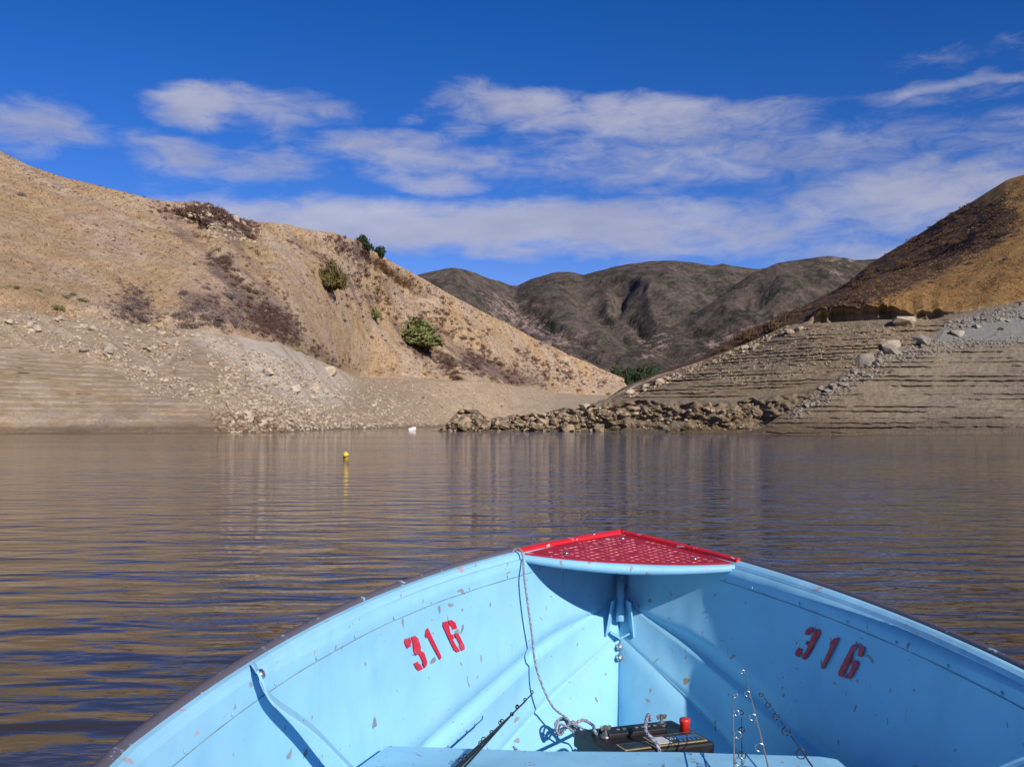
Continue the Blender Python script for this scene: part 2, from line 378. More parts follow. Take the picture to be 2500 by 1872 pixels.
# --- left hillside
pxL = np.concatenate([np.arange(-2600, -60, 30.), np.arange(-60, 1700, 4.6)])
shoreL = curve([(-2200, 70), (-700, 88), (0, 101), (300, 106), (500, 112), (620, 117), (650, 135), (760, 180), (870, 230), (960, 300), (1100, 330), (1300, 350), (1500, 360)])
ringPY = curve([(-2200, 640), (-600, 650), (0, 668), (60, 675), (150, 690), (230, 692), (300, 710), (380, 715), (440, 712), (520, 728), (600, 740), (680, 775), (730, 795), (760, 812), (860, 818), (960, 822), (1060, 825), (1120, 835), (1200, 848), (1300, 855), (1400, 858), (1500, 858)])
ridgeD = curve([(-2200, 200), (-600, 210), (0, 215), (200, 215), (370, 225), (470, 235), (545, 262), (720, 300), (830, 332), (1000, 400), (1160, 480), (1320, 545), (1385, 570), (1500, 600)])
ridgePY = curve([(-2200, 60), (-600, 160), (-200, 260), (0, 322), (60, 352), (130, 378), (200, 393), (260, 408), (320, 420), (370, 427), (430, 432), (470, 443), (500, 462), (545, 475), (600, 478), (660, 490), (720, 500), (770, 515), (830, 553), (890, 587), (940, 615), (1000, 650), (1080, 690), (1160, 733), (1240, 770), (1320, 805), (1385, 832), (1440, 848), (1500, 852)])
def gsm(a, w):
    k_ = np.exp(-(np.arange(-3 * w, 3 * w + 1) / w) ** 2 / 2); k_ /= k_.sum(); return np.convolve(np.pad(a, 3 * w, mode='edge'), k_, 'valid')
sL = gsm(shoreL(pxL), 8); rpy = ringPY(pxL) * K; rD = np.minimum(14.3 * FP / (YH - rpy), 520); rD = gsm(np.maximum(rD, sL + 14), 9); rZ = zrow(rpy, rD)
kD = np.maximum(ridgeD(pxL), rD + 25); kZ = zrow(ridgePY(pxL) * K, kD)
nodL = [(sL - 12, sL * 0 - 2.2), (sL, sL * 0), (sL * .62 + rD * .38, rZ * .42), (rD, rZ), (rD * .97 + kD * .03, rZ + (kZ - rZ) * .06), (rD * .5 + kD * .5, rZ * .5 + kZ * .5), (kD, kZ), (kD + 30, kZ - 3), (kD + 160, kZ * .45)]
GUL = [[(330, 430), (440, 545), (520, 640), (600, 720), (640, 745)], [(470, 470), (560, 600), (640, 720), (740, 800)], [(640, 520), (760, 610), (900, 740), (960, 800)], [(760, 530), (860, 640), (1000, 760), (1120, 830)]]
SCRUB_L = [[(240, 640), (290, 620), (330, 640), (330, 700), (250, 700)], [(355, 640), (430, 615), (520, 660), (550, 715), (430, 715)], [(430, 560), (470, 560), (620, 690), (630, 735), (560, 720)],
           [(340, 440), (470, 435), (540, 490), (520, 520), (420, 470)], [(690, 500), (770, 515), (800, 560), (730, 545)], [(900, 740), (1000, 770), (1150, 800), (1330, 845), (1150, 845), (1000, 800)], [(880, 700), (940, 740), (930, 770), (870, 760)]]
OUTCROP = [[(375, 445), (470, 440), (545, 480), (545, 525), (450, 520), (400, 480)]]
PALE_L = [[(400, 705), (520, 725), (620, 745), (725, 800), (760, 815), (740, 870), (640, 880), (570, 830), (520, 790), (440, 740)]]
RUB_L = [[(0, 660), (240, 690), (430, 715), (420, 800), (300, 790), (330, 850), (200, 780), (0, 740)], [(180, 740), (330, 800), (480, 830), (650, 930), (500, 935), (430, 870), (330, 850)],
         [(430, 720), (740, 800), (760, 815), (1200, 850), (1200, 900), (950, 920), (640, 930), (480, 840)]]
def postL(X, Y, Z, V, PX):
    qx, qy = project(np.stack([X, Y, Z], -1)); s = Y / 150.0
    ringm = sstep(.9, 1.1, V) * (1 - sstep(2.85, 3.05, V)); grass = sstep(2.95, 3.3, V) * (1 - sstep(5.7, 6.0, V) * .8)
    # gully creases on the grass slope, swells and hummocks
    g = linemask(qx + 55 * fbm(X * .05, Z * .07, 3), qy + 40 * fbm(X * .05 + 9, Z * .07, 3), GUL, 38); Y = Y + grass * g * 5.5 * s + grass * ridged((X - .35 * Z) * .035, Z * .02, 3) * 1.5 * s
    Z = Z + grass * (fbm(X * .045, Y * .03, 4) * 1.9 + fbm(X * .35, Y * .22, 3) * .28)
    n = fbm(X * .11 + 4, Y * .05 + Z * .08, 4)
    Y = Y + ringm * n * 2.6
    rub = polymask(qx, qy, RUB_L, 20)
    Yt = terraces(Y, Z, X, .62, 1.15, 1.3 * np.clip(.65 + 1.2 * fbm(X * .03 + 8, Z * .5, 2), .1, 1) * np.clip(1 - rub, .12, 1) * ringm, .6, .34)
    Y = Yt; Z = Z + ringm * rub * (fbm(X * .45, Y * .35, 4) * .55 + fbm(X * 1.6, Y * 1.2, 2) * .2)
    oc = polymask(qx, qy, OUTCROP, 14) * grass; Y = Y + oc * ridged(X * .22, Z * .25, 4) * 1.8; Z = Z + oc * fbm(X * .6, Z * .6, 3) * .8
    # pale cut bank
    pale = polymask(qx, qy, PALE_L, 16); Y = Y + pale * ridged(X * .16, Z * .22, 4) * 1.3
    Z = Z + sstep(2.9, 3.0, V) * (1 - sstep(3.0, 3.25, V)) * .5 * fbm(X * .2, Y * .1 + 7, 3)
    return X, Y, Z
def zoneL(P, V, qx, qy):
    z = np.zeros(V.shape + (4,)); n = fbm(P[..., 0] * .12, P[..., 1] * .12, 3)
    z[..., 0] = sstep(2.93, 3.07, V + .03 * n) * (1 - .75 * polymask(qx, qy, OUTCROP, 18) * np.clip(.6 + 1.5 * n, 0, 1))
    z[..., 1] = polymask(qx, qy, PALE_L, 22) * np.clip(.75 + n, 0, 1)
    z[..., 2] = np.clip(polymask(qx, qy, SCRUB_L, 24) * .34 + linemask(qx + 30 * n, qy, GUL, 20) * .3, 0, .8) + (.20 + .22 * n) * sstep(3.1, 3.4, V)
    z[..., 3] = (1 - sstep(.25, 1.3, P[..., 2] + .5 * n)) * .9 * (V < 3)
    return z
TL = make_terrain('hillside_left', pxL, nodL, [6, 70, 100, 14, 80, 80, 16, 8], M_left, postL, zoneL)

# --- far terraced bank on the right with its hill
pxR = np.concatenate([np.arange(1052, 2560, 4.2), np.arange(2560, 5200, 40.)])
shR = curve([(930, 134), (1100, 133), (1300, 128), (1500, 121), (1700, 117), (1800, 116), (5000, 112)])
blPY = curve([(930, 932.3), (948, 931), (960, 918), (985, 892), (1000, 884), (1030, 889), (1060, 904), (1100, 895), (1150, 894), (1200, 886), (1250, 881), (1290, 870), (1330, 864), (1400, 865), (1500, 872), (1600, 868), (1650, 860), (1720, 850), (1800, 838), (2212, 800), (5000, 800)])
rgPY = curve([(930, 934), (1270, 900), (1320, 862), (1345, 849), (1420, 815), (1500, 790), (1570, 765), (1640, 735), (1700, 707), (1760, 698), (1900, 690), (2010, 690), (2050, 682), (2130, 665), (2212, 652), (2600, 600), (5000, 560)])
rgD = curve([(930, 150), (1270, 150), (1345, 150), (1420, 151), (1500, 150), (1570, 149), (1640, 148), (1700, 146), (1760, 143), (1900, 138), (2050, 135), (2212, 132), (2600, 128), (5000, 125)])
hPY = curve([(930, 940), (1270, 902), (1320, 860), (1345, 846), (1388, 838), (1472, 811), (1518, 790), (1555, 750), (1615, 715), (1661, 694), (1703, 681), (1745, 656), (1786, 635), (1829, 610), (1875, 572), (1954, 522), (2038, 467), (2114, 423), (2173, 386), (2212, 372), (2500, 270), (5000, 150)])
hD = curve([(930, 170), (1270, 190), (1320, 290), (1345, 370), (1388, 360), (1472, 330), (1518, 310), (1600, 300), (1700, 300), (1829, 300), (1950, 280), (2100, 250), (2212, 235), (2600, 215), (5000, 200)])
sR = shR(pxR); bD = sR + 2.2; bZ = np.maximum(zrow(blPY(pxR) * K, bD), .02); gD = rgD(pxR); gZ = zrow(rgPY(pxR) * K, gD); low = pxR < 1290 * K
gZ = np.where(pxR < 1300 * K, np.minimum(gZ, -1.2 + (pxR - 1052) / 400 * 1.0), gZ)
kD2 = np.maximum(hD(pxR), gD + 12); kZ2 = zrow(hPY(pxR) * K, kD2); kZ2 = np.where(pxR < 1300 * K, gZ - .6, kZ2)
cave = (sstep(1735, 1775, pxR / K) * (1 - sstep(2020, 2070, pxR / K))) * (0.55 + .6 * fbm(pxR * .025, pxR * 0 + 2, 4)).clip(.15, 1.2)
cave = 1.9 * cave * (1 - .55 * sstep(1900, 1960, pxR / K))
benchD = bD + np.clip((gD - bD) * .25, 2, 9); benchZ = bZ + .35
benchZ = np.where(low, bZ * .8, benchZ)
nodR = [(sR - 5, sR * 0 - 1.8), (sR, sR * 0), (bD, bZ), (benchD, benchZ), (gD, gZ), (gD + .25 + 2.4 * cave, gZ + .15), (gD + .4 + 2.4 * cave, gZ + .25 + 1.1 * cave), (gD + .5 + .2 * cave, gZ + .4 + 1.75 * cave),
        (gD + 8 + cave * 0, gZ + .4 + 1.75 * gsm(cave, 16) + (kZ2 - gZ) * .10 + 0), (gD * .5 + kD2 * .5, gZ * .5 + kZ2 * .5), (kD2, kZ2), (kD2 + 30, kZ2 - 4), (kD2 + 150, kZ2 * .4)]
SCRUB_R = [[(1540, 735), (1690, 655), (1820, 585), (1950, 495), (2040, 440), (2140, 430), (2190, 450), (2212, 480), (2120, 545), (2040, 592), (1960, 628), (1860, 668), (1770, 702), (1640, 738)]]
def postR(X, Y, Z, V, PX):
    qx, qy = project(np.stack([X, Y, Z], -1))
    blf = sstep(1.0, 1.15, V) * (1 - sstep(2.0, 2.5, V)); ringm = sstep(3.0, 3.15, V) * (1 - sstep(3.9, 4.0, V)); grass = sstep(7.2, 8, V) * (1 - .8 * sstep(9.7, 10, V))
    Y = Y + blf * (np.round((fbm(X * .22, Z * .35 + 3, 3)) * 3.2) / 3.2 * 1.6 + np.round(fbm(X * .9 + 4, Z * 1.0, 2) * 3) / 3 * .9 + fbm(X * 2.2, Z * 2.2, 2) * .25)
    Z = Z + sstep(1.5, 2, V) * (1 - sstep(2.2, 3.2, V)) * (fbm(X * .5, Y * .2, 4) * .55) * np.clip(bZ / 2.5, 0, 1)[None]
    Y = Y + ringm * fbm(X * .09, Z * .15, 3) * 1.8
    slope = np.clip((gD - benchD) / np.maximum(gZ - benchZ, .5), .3, 6)[None]
    Y = terraces(Y, Z, X, .52, .52 * slope, 1.15 * np.clip(.9 + 1.1 * fbm(X * .06 + 2, Z * .9, 3), .15, 1.15) * ringm, .6, .38)
    Z = Z + ringm * fbm(X * 1.3, Y * .5 + Z * 2, 3) * .16; Y = Y + ringm * fbm(X * 1.1, Z * 2.6 + 5, 3) * .38; Z = Z + grass * (fbm(X * .04, Y * .03, 4) * 2.2 + fbm(X * .33, Y * .22, 3) * .3) * sstep(1500, 1900, PX)
    cv = sstep(4.6, 5.2, V) * (1 - sstep(7.0, 7.8, V)); Y = Y + cv * fbm(X * .55, Z * .5, 4) * 1.0
    return X, Y, Z
def zoneR(P, V, qx, qy):
    z = np.zeros(V.shape + (4,)); n = fbm(P[..., 0] * .12, P[..., 1] * .12, 3)
    z[..., 0] = sstep(6.5, 7.0, V + .05 * n) * sstep(1500, 1640, qx)
    z[..., 1] = .35 * np.clip(n, 0, 1) * (V < 4.2)
    z[..., 2] = polymask(qx, qy, SCRUB_R, 18) * .85 + .2 * n + .55 * (1 - sstep(1750, 1900, qx))
    z[..., 3] = (1 - sstep(.1, .9, P[..., 2] + .5 * n)) * .8 * (V < 3) + .25 * (V < 2.05) * (V > 1) 
    return z
TR = make_terrain('terraced_bank_right', pxR, nodR, [4, 40, 10, 190, 5, 10, 8, 10, 60, 50, 10, 6], M_right, postR, zoneR)

# --- near lobe of the right bank
pxN = np.concatenate([np.arange(1760, 2560, 4.2), np.arange(2560, 6400, 45.)])
dN = curve([(1560, 100), (1640, 98), (1800, 96), (2212, 94), (3000, 84), (5700, 60)])
rbPY = curve([(1560, 938), (1600, 936.5), (1640, 925), (1703, 887), (1786, 833), (1846, 790), (1913, 757), (2018, 731), (2051, 690), (2212, 655), (3000, 600), (5700, 560)])
rbD = curve([(1560, 104), (1640, 101.5), (1703, 103), (1786, 105), (1846, 107), (1913, 109), (2018, 111), (2051, 115), (2212, 117), (3000, 110), (5700, 95)])
dn = dN(pxN); rb = rbD(pxN); rbz = zrow(rbPY(pxN) * K, rb); rbz = np.where(pxN < 1808, np.minimum(rbz, .05), rbz)
nodN = [(dn - 8, dn * 0 - 2), (dn, dn * 0), (dn * .5 + rb * .5, rbz * .47), (rb, rbz), (rb + 1.2, rbz - .2), (rb + 7, rbz - 3.0 - .15 * rbz)]
SLAB = [[(2040, 705), (2140, 690), (2300, 670), (2300, 735), (2130, 745), (1990, 735)], [(2040, 690), (2212, 640), (2300, 640), (2300, 700), (2100, 700)]]
def postN(X, Y, Z, V, PX):
    qx, qy = project(np.stack([X, Y, Z], -1)); ringm = sstep(1.0, 1.1, V) * (1 - sstep(2.9, 3.0, V)); sl = polymask(qx, qy, SLAB, 14)
    Y = Y + ringm * fbm(X * .08 + 9, Z * .12, 3) * 1.0
    slope = np.clip((rb - dn) / np.maximum(rbz, .5), .3, 3)[None]
    Y = terraces(Y, Z, X, .55, .55 * slope, 1.1 * np.clip(.85 + 1.2 * fbm(X * .045 + 5, Z * .8 + 2, 3), .05, 1.1) * ringm * (1 - sl), .64, .36)
    Z = Z + ringm * fbm(X * 1.1, Y * .6 + Z * 2, 3) * .07; Y = Y + ringm * (1 - sl) * fbm(X * 1.2, Z * 2.4 + 5, 3) * .22
    rim = np.exp(-((V - 2.95) / .12) ** 2) * (1 - sl); Z = Z + rim * (fbm(X * .5, Y * .3, 4) * .5)
    return X, Y, Z
def zoneN(P, V, qx, qy):
    z = np.zeros(V.shape + (4,)); n = fbm(P[..., 0] * .12, P[..., 1] * .12, 3)
    z[..., 1] = polymask(qx, qy, SLAB, 12) * .9 + .30 * sstep(1900, 2300, qx)
    z[..., 3] = (1 - sstep(.3, 2.3, P[..., 2] + .6 * n)) * .75
    return z
TN = make_terrain('terraced_bank_near', pxN, nodN, [4, 140, 150, 6, 10], M_right, postN, zoneN)

# --- valley floor and far mountains
def valley():
    xs = np.linspace(-500, 1500, 60); ys = np.linspace(330, 1500, 60); X, Y = np.meshgrid(xs, ys)
    Z = -3 + 16 * sstep(360, 520, Y) + 9 * sstep(520, 700, Y) + fbm(X * .01, Y * .01, 3) * 1.5
    i = (np.arange(59)[:, None] * 60 + np.arange(59)[None]).ravel()
    me = new_mesh('valley_floor', np.stack([X, Y, Z], -1).reshape(-1, 3), np.stack([i, i + 1, i + 61, i + 60], 1), True)
    a = me.attributes.new('zone', 'FLOAT_COLOR', 'POINT'); a.data.foreach_set('color', np.tile(np.array([1, 0, .45, 0], np.float32), 3600))
    tag(obj('valley_floor', me, M_left), kind='structure')
valley()
def mountain(name, px, foot, ridge_d, ridge_py, amp, bare, seed, footz=16, mat=None):
    ft = foot(px); rd = ridge_d(px); rz = zrow(ridge_py(px) * K, rd); fz = ft * 0 + footz
    nod = [(ft, fz), (ft * .62 + rd * .38, fz * .70 + rz * .30), (ft * .3 + rd * .7, fz * .28 + rz * .72), (rd, rz), (rd + 150, rz - 25), (rd + 900, rz * .3)]
    def post(X, Y, Z, V, PX):
        q = np.clip(V / 3.0, 0, 1); m = sstep(0, .25, q) * (1 - sstep(.72, 1.0, q)) * (V < 3)
        wx = X + 70 * fbm(X * .004 + seed, Y * .004, 3) + (Y - ft[None]) * .30
        r = ridged(wx * .0050 + seed, Y * .0012, 2); r2 = ridged(wx * .017 + 3 * seed, Y * .004, 4)
        Z2 = Z + m * (amp * .42 * np.minimum(r - .95, .04) + amp * .13 * np.minimum(r2 - 1.1, .1)) + (V < 3.6) * fbm(X * .03, Y * .03, 4) * amp * .010
        return X, Y, Z2
    def zone(P, V, qx, qy):
        z = np.zeros(V.shape + (4,)); z[..., 0] = polymask(qx, qy, bare, 30) * .45 + .10 + .10 * fbm(P[..., 0] * .006, P[..., 2] * .012, 3); return z
    return make_terrain(name, px, nod, [50, 60, 70, 8, 8], mat or M_mtn, post, zone)
BARE = [[(1010, 640), (1100, 650), (1200, 700), (1290, 760), (1200, 760), (1060, 690)], [(1760, 560), (1830, 555), (1870, 580), (1830, 600)], [(1640, 690), (1700, 690), (1720, 730), (1660, 740)],
        [(1330, 770), (1420, 720), (1480, 700), (1420, 780)], [(1500, 740), (1620, 720), (1640, 740), (1500, 790)]]
mountain('mountain_back', np.arange(500, 2700, 6.), curve([(400, 900), (2400, 950)]), curve([(400, 1500), (985, 1450), (1115, 1750), (1400, 1700), (2400, 1600)]),
         curve([(400, 560), (700, 620), (850, 610), (900, 592), (960, 580), (985, 577), (1010, 582), (1040, 594), (1100, 614), (1116, 617), (1150, 600), (1200, 586), (1235, 586), (1260, 592), (1300, 582), (1330, 574), (1400, 563), (1450, 561), (1500, 566), (1540, 572), (1560, 568), (1600, 575), (1640, 580), (1720, 570), (2400, 520)]), 150, BARE, 1.7)
mountain('mountain_spur', np.arange(1380, 3000, 6.), curve([(1220, 700), (1300, 690), (1700, 700), (2660, 700)]), curve([(1220, 760), (1300, 800), (1500, 950), (1800, 1050), (2660, 1000)]),
         curve([(1220, 850), (1270, 800), (1320, 778), (1400, 735), (1480, 690), (1540, 650), (1580, 622), (1620, 592), (1680, 567), (1740, 557), (1790, 550), (1830, 556), (1880, 572), (2000, 600), (2660, 500)]), 95, BARE, 4.1, 16, M_mtn2)

# ------------------------------------------------------------------ vegetation
def leaf_clump(n, leaf, seed, lobes=9, flat=.75, spike=0.0):
    g = np.random.default_rng(seed); cs = g.normal(size=(lobes, 3)); cs /= np.linalg.norm(cs, axis=1)[:, None]; cs[:, 2] = np.abs(cs[:, 2]) * .9
    cs *= g.uniform(.25, .72, (lobes, 1)); rad = g.uniform(.25, .46, lobes)
    k = g.integers(0, lobes, n); d = g.normal(size=(n, 3)); d /= np.linalg.norm(d, axis=1)[:, None]
    p = cs[k] + d * rad[k][:, None] * g.uniform(.55, 1.1, (n, 1)); p[:, 2] = np.abs(p[:, 2]) * flat
    a = g.normal(size=(n, 3)); a /= np.linalg.norm(a, axis=1)[:, None]
    if spike: a = a * (1 - spike) + np.array([0, 0, 1.0]) * spike + d * .3; a /= np.linalg.norm(a, axis=1)[:, None]
    b = np.cross(a, g.normal(size=(n, 3))); b /= np.linalg.norm(b, axis=1)[:, None]
    L = leaf * g.uniform(.6, 1.5, (n, 1)); W = L * (.28 if spike else .6)
    V = np.stack([p - a * L * .5, p + b * W * .5, p + a * L * .6, p - b * W * .5], 1).reshape(-1, 3)
    return V, np.arange(4 * n).reshape(-1, 4)
SHR = [leaf_clump(420, .17, 100 + i, 8, .8, .4) for i in range(4)]
SHM = {}
def shrub_mesh(i, mat):
    if (i, mat.name) not in SHM:
        V, F = SHR[i]; me = new_mesh('shrub', V, F); me.materials.append(mat); SHM[(i, mat.name)] = me
    return SHM[(i, mat.name)]
def stuff_cloud(name, variants, places, mat, label, cat):
    Vs, Fs, o = [], [], 0
    for (p, s, a, k) in places:
        V, F = variants[k]; s = np.asarray(s, float); c, n_ = math.cos(a), math.sin(a)
        W = V * s; W = np.stack([W[:, 0] * c - W[:, 1] * n_, W[:, 0] * n_ + W[:, 1] * c, W[:, 2]], 1) + p
        Vs.append(W); Fs.append(F + o); o += len(V)
    if not Vs: return
    ob = obj(name, new_mesh(name, np.concatenate(Vs), np.concatenate(Fs)), mat); tag(ob, label, cat, kind='stuff'); return ob
def sample(T, poly, n, rmin=0, jit=0.0):
    P = np.array(poly) * K; x0, y0 = P.min(0); x1, y1 = P.max(0); out = []; tries = 0
    while len(out) < n and tries < n * 12:
        tries += 1; x, y = rng.uniform(x0, x1), rng.uniform(y0, y1)
        if not inpoly(np.array(x), np.array(y), poly): continue
        h = hit(T, x + rng.normal() * jit, y + rng.normal() * jit * .7, rmin)
        if h is not None: out.append(h)
    return out
n_shrub = 0
def shrub(p, size, mat, label, group):
    s = size * rng.uniform(.75, 1.3); o = obj('shrub', shrub_mesh(int(rng.integers(4)), mat), None, None, (p[0], p[1], p[2] - .12 * s), (0, 0, rng.uniform(0, 6.28)), (s, s, s * rng.uniform(.7, 1.05)))
    w_ = ('low ' if o.scale[2] / s < .82 else 'tall ') + ('small ' if s < size * .92 else 'broad ' if s > size * 1.12 else '')
    tag(o, (w_ + regex.sub(r'\b(small|low) ', '', label)) if group else label, 'shrub', group)
rL = int(np.nonzero(TL.V[:, 0] >= 3.02)[0][0])
for poly, n, size, mat, lab, grp in [
    (SCRUB_L[0], 14, 1.5, M_grey, 'grey twiggy shrub in the small clump above the rubble of the left bank', 'shrubs above the left rubble'),
    (SCRUB_L[1], 42, 1.6, M_grey, 'grey twiggy shrub in the big thicket at the foot of the straw hillside', 'shrubs of the grey thicket'),
    (SCRUB_L[2], 40, 1.4, M_maroon, 'dark maroon shrub growing down the gully of the left hillside', 'shrubs down the gully'),
    (SCRUB_L[3], 46, 1.3, M_grey, 'small dull shrub among the outcrop near the left hill crest', 'shrubs of the crest outcrop'),
    (SCRUB_L[4], 26, 1.6, M_maroon, 'dark shrub on the rounded top of the left hill beside the green trees', 'shrubs on the rounded hill top'),
    ([(545, 620), (640, 700), (740, 790), (700, 790), (600, 710)], 24, 1.3, M_maroon, 'dark maroon shrub in the narrow line dropping to the pale cut bank', 'shrubs above the pale bank'),
    ([(700, 590), (800, 590), (960, 720), (860, 760), (720, 680)], 30, 1.4, M_maroon, 'low dark shrub scattered on the straw slope below the tall green bush', 'shrubs scattered round the green bushes'),
    ([(900, 745), (1010, 760), (1330, 845), (1150, 840), (960, 800)], 62, 2.3, M_brown, 'low brown shrub in the dense belt along the foot of the left hill', 'shrubs of the hill foot belt'),
    ([(0, 380), (60, 390), (60, 420), (0, 420)], 1, 1.6, M_grey, 'lone grey shrub high on the left straw slope', None),
    ([(0, 625), (160, 620), (200, 680), (20, 660)], 9, 1.2, M_green, 'small green grey shrub just above the rubble on the left', 'green shrubs above the left rubble'),
]:
    for p in sample(TL, poly, int(n * .72 + .5), rL, 9): shrub(p, size, mat, lab, grp)
hl = []; 
LSL = [(0, 350), (540, 480), (760, 520), (1380, 840), (760, 800), (560, 720), (200, 680), (0, 660)]
stuff_cloud('hillside_scrub', SHR_S := [leaf_clump(105, .24, 300 + i, 6, .8, .45) for i in range(5)],
            [(p - [0, 0, .1], s * np.array([1, 1, .7]), rng.uniform(0, 6), int(rng.integers(5))) for p in sample(TL, LSL, 1500, rL) if perlin(np.array(p[0] * .06), np.array(p[2] * .10 + 5)) > .16 for s in [rng.uniform(.3, .8) * p[1] / 180]] +
            [(p - [0, 0, .1], s * np.array([1, 1, .8]), rng.uniform(0, 6), int(rng.integers(5))) for q in (SCRUB_L[3], SCRUB_L[2], [(690, 500), (830, 560), (1000, 680), (1330, 835), (960, 800), (760, 640)]) for p in sample(TL, q, 620, rL, 22) if perlin(np.array(p[0] * .09), np.array(p[2] * .12 + 2)) > -.02 for s in [rng.uniform(.55, 1.35) * p[1] / 180]],
            M_maroon, 'small dark dry scrub sprinkled over the left straw hillside', 'scrub')
gp_ = []
for ln in GUL[:3]:
    for k_ in range(170):
        q_ = rng.uniform(0, len(ln) - 1.001); i_ = int(q_); f_ = q_ - i_; x_ = ln[i_][0] * (1 - f_) + ln[i_ + 1][0] * f_; y_ = ln[i_][1] * (1 - f_) + ln[i_ + 1][1] * f_
        h_ = hit(TL, x_ * K + rng.normal() * 20, y_ * K + rng.normal() * 13, rL)
        if h_ is not None and perlin(np.array(h_[0] * .12), np.array(h_[2] * .16)) > -.15: s_ = rng.uniform(.45, 1.15) * h_[1] / 185; gp_.append((h_ - [0, 0, .1], s_ * np.array([1, 1, .85]), rng.uniform(0, 6), int(rng.integers(5))))
stuff_cloud('gully_scrub', SHR_S, gp_, M_maroon, 'dark maroon scrub following the gullies of the left hill', 'scrub')
stuff_cloud('belt_scrub', SHR_S, [(p - [0, 0, .1], s * np.array([1, 1, .6]), rng.uniform(0, 6), int(rng.integers(5))) for q in ([(870, 735), (1010, 765), (1200, 800), (1360, 845), (1150, 845), (960, 805)], SCRUB_L[1], SCRUB_L[0]) for p in sample(TL, q, 480 if q[0][0] > 800 else 230, rL, 20)
            if perlin(np.array(p[0] * .07 + 3), np.array(p[2] * .10 + 9)) > -.12 for s in [rng.uniform(.6, 1.3) * min(p[1], 330) / 190]], M_grey, 'grey brown low scrub along the foot of the left hill', 'scrub')
def tuft(seed):
    g = np.random.default_rng(seed); V, F = [], []
    for i in range(5):
        a = g.uniform(0, 6.28); r = g.uniform(0, .35); b = np.array([r * math.cos(a), r * math.sin(a), -.05]); t = b + [g.normal() * .45, g.normal() * .45, g.uniform(.12, .34)]
        w = np.array([math.cos(a + 1.5), math.sin(a + 1.5), 0]) * .26; V += [b - w, b + w, t]; F.append((3 * i, 3 * i + 1, 3 * i + 2))
    return np.array(V), np.array(F)
TUF = [tuft(i) for i in range(6)]
def fast_tufts(name, T, poly, n, mat, label, lo, hi, rmin):
    stuff_cloud(name, TUF, [(p, np.array([1, 1, 1]) * rng.uniform(lo, hi) * p[1] / 170, rng.uniform(0, 6.28), int(rng.integers(6))) for p in sample(T, poly, n, rmin)], mat, label, 'grass')
fast_tufts('dry_grass', TL, [(0, 330), (370, 428), (545, 478), (720, 502), (830, 556), (1385, 833), (1200, 848), (760, 812), (600, 740), (300, 712), (0, 670)], 11000, M_straw, 'pale straw grass covering the left hillside', .3, .7, rL)

# right hill vegetation
rR = int(np.nonzero(TR.V[:, 0] >= 7.05)[0][0])
for poly, n, size, mat, lab, grp in [
    ([(1790, 640), (1960, 530), (2100, 440), (2130, 500), (1990, 590), (1850, 665)], 70, 1.7, M_brown, 'dark brown shrub in the dense brush along the right hill crest', 'shrubs of the dark crest brush'),
    ([(1480, 805), (1560, 755), (1660, 700), (1760, 660), (1700, 700), (1580, 760)], 42, 1.9, M_brown, 'brown shrub on the low shoulder behind the terraced bank', 'shrubs on the low shoulder'),
    ([(2050, 560), (2212, 470), (2212, 560), (2100, 600)], 16, 1.1, M_grey, 'small grey shrub dotted in the golden grass on the right', 'shrubs dotted in the golden grass'),
]:
    for p in sample(TR, poly, int(n * .62 + .5), rR): shrub(p, size, mat, lab, grp)
stuff_cloud('crest_brush', SHR_S, [(p - [0, 0, .1], s * np.array([1, 1, .75]), rng.uniform(0, 6), int(rng.integers(5))) for q in (SCRUB_R[0], SCRUB_R[0], SCRUB_R[0]) for p in sample(TR, q, 560, rR, 14) for s in [rng.uniform(.45, 1.1) * p[1] / 200]],
            M_brown, 'dark brown low brush covering the crest of the right hill', 'brush')
fast_tufts('golden_grass', TR, [(1760, 668), (1900, 600), (2050, 540), (2212, 376), (2212, 650), (2040, 690), (1900, 672)], 2500, M_gold, 'golden dry grass covering the right hillside', .3, .65, rR)

# trees: trunk + crown
def make_tree(name, p, rx, h, mat, n, leaf, label, cat='tree', group=None, seed=0, spike=0., trunk=.25):
    e = obj(name, None, None, None, p); tag(e, label, cat, group)
    V, F = leaf_clump(n, leaf, seed, 14, 1.0, spike); V = V * [rx, rx, h * (1 - trunk) / 1.0] + [0, 0, h * trunk * .6]
    mobj('crown', V, F, mat, e)
    g = np.random.default_rng(seed); tv = [tube([(0, 0, -.4), (.04 * rx, 0, h * .3), (.08 * rx, .03 * rx, h * .7)], [.035 * h, .028 * h, .01 * h], 6)]
    for i in range(5):
        a = g.uniform(0, 6.28); tv.append(tube([(.02 * rx, 0, h * .2 + .03 * i * h), (.35 * rx * math.cos(a), .35 * rx * math.sin(a), h * (.45 + .05 * i))], [.018 * h, .006 * h], 5))
    V, F = join(*tv); mobj('trunk', V, F, M_bark, e); return e
def onL(x, y): return hit(TL, x * K, y * K, rL)
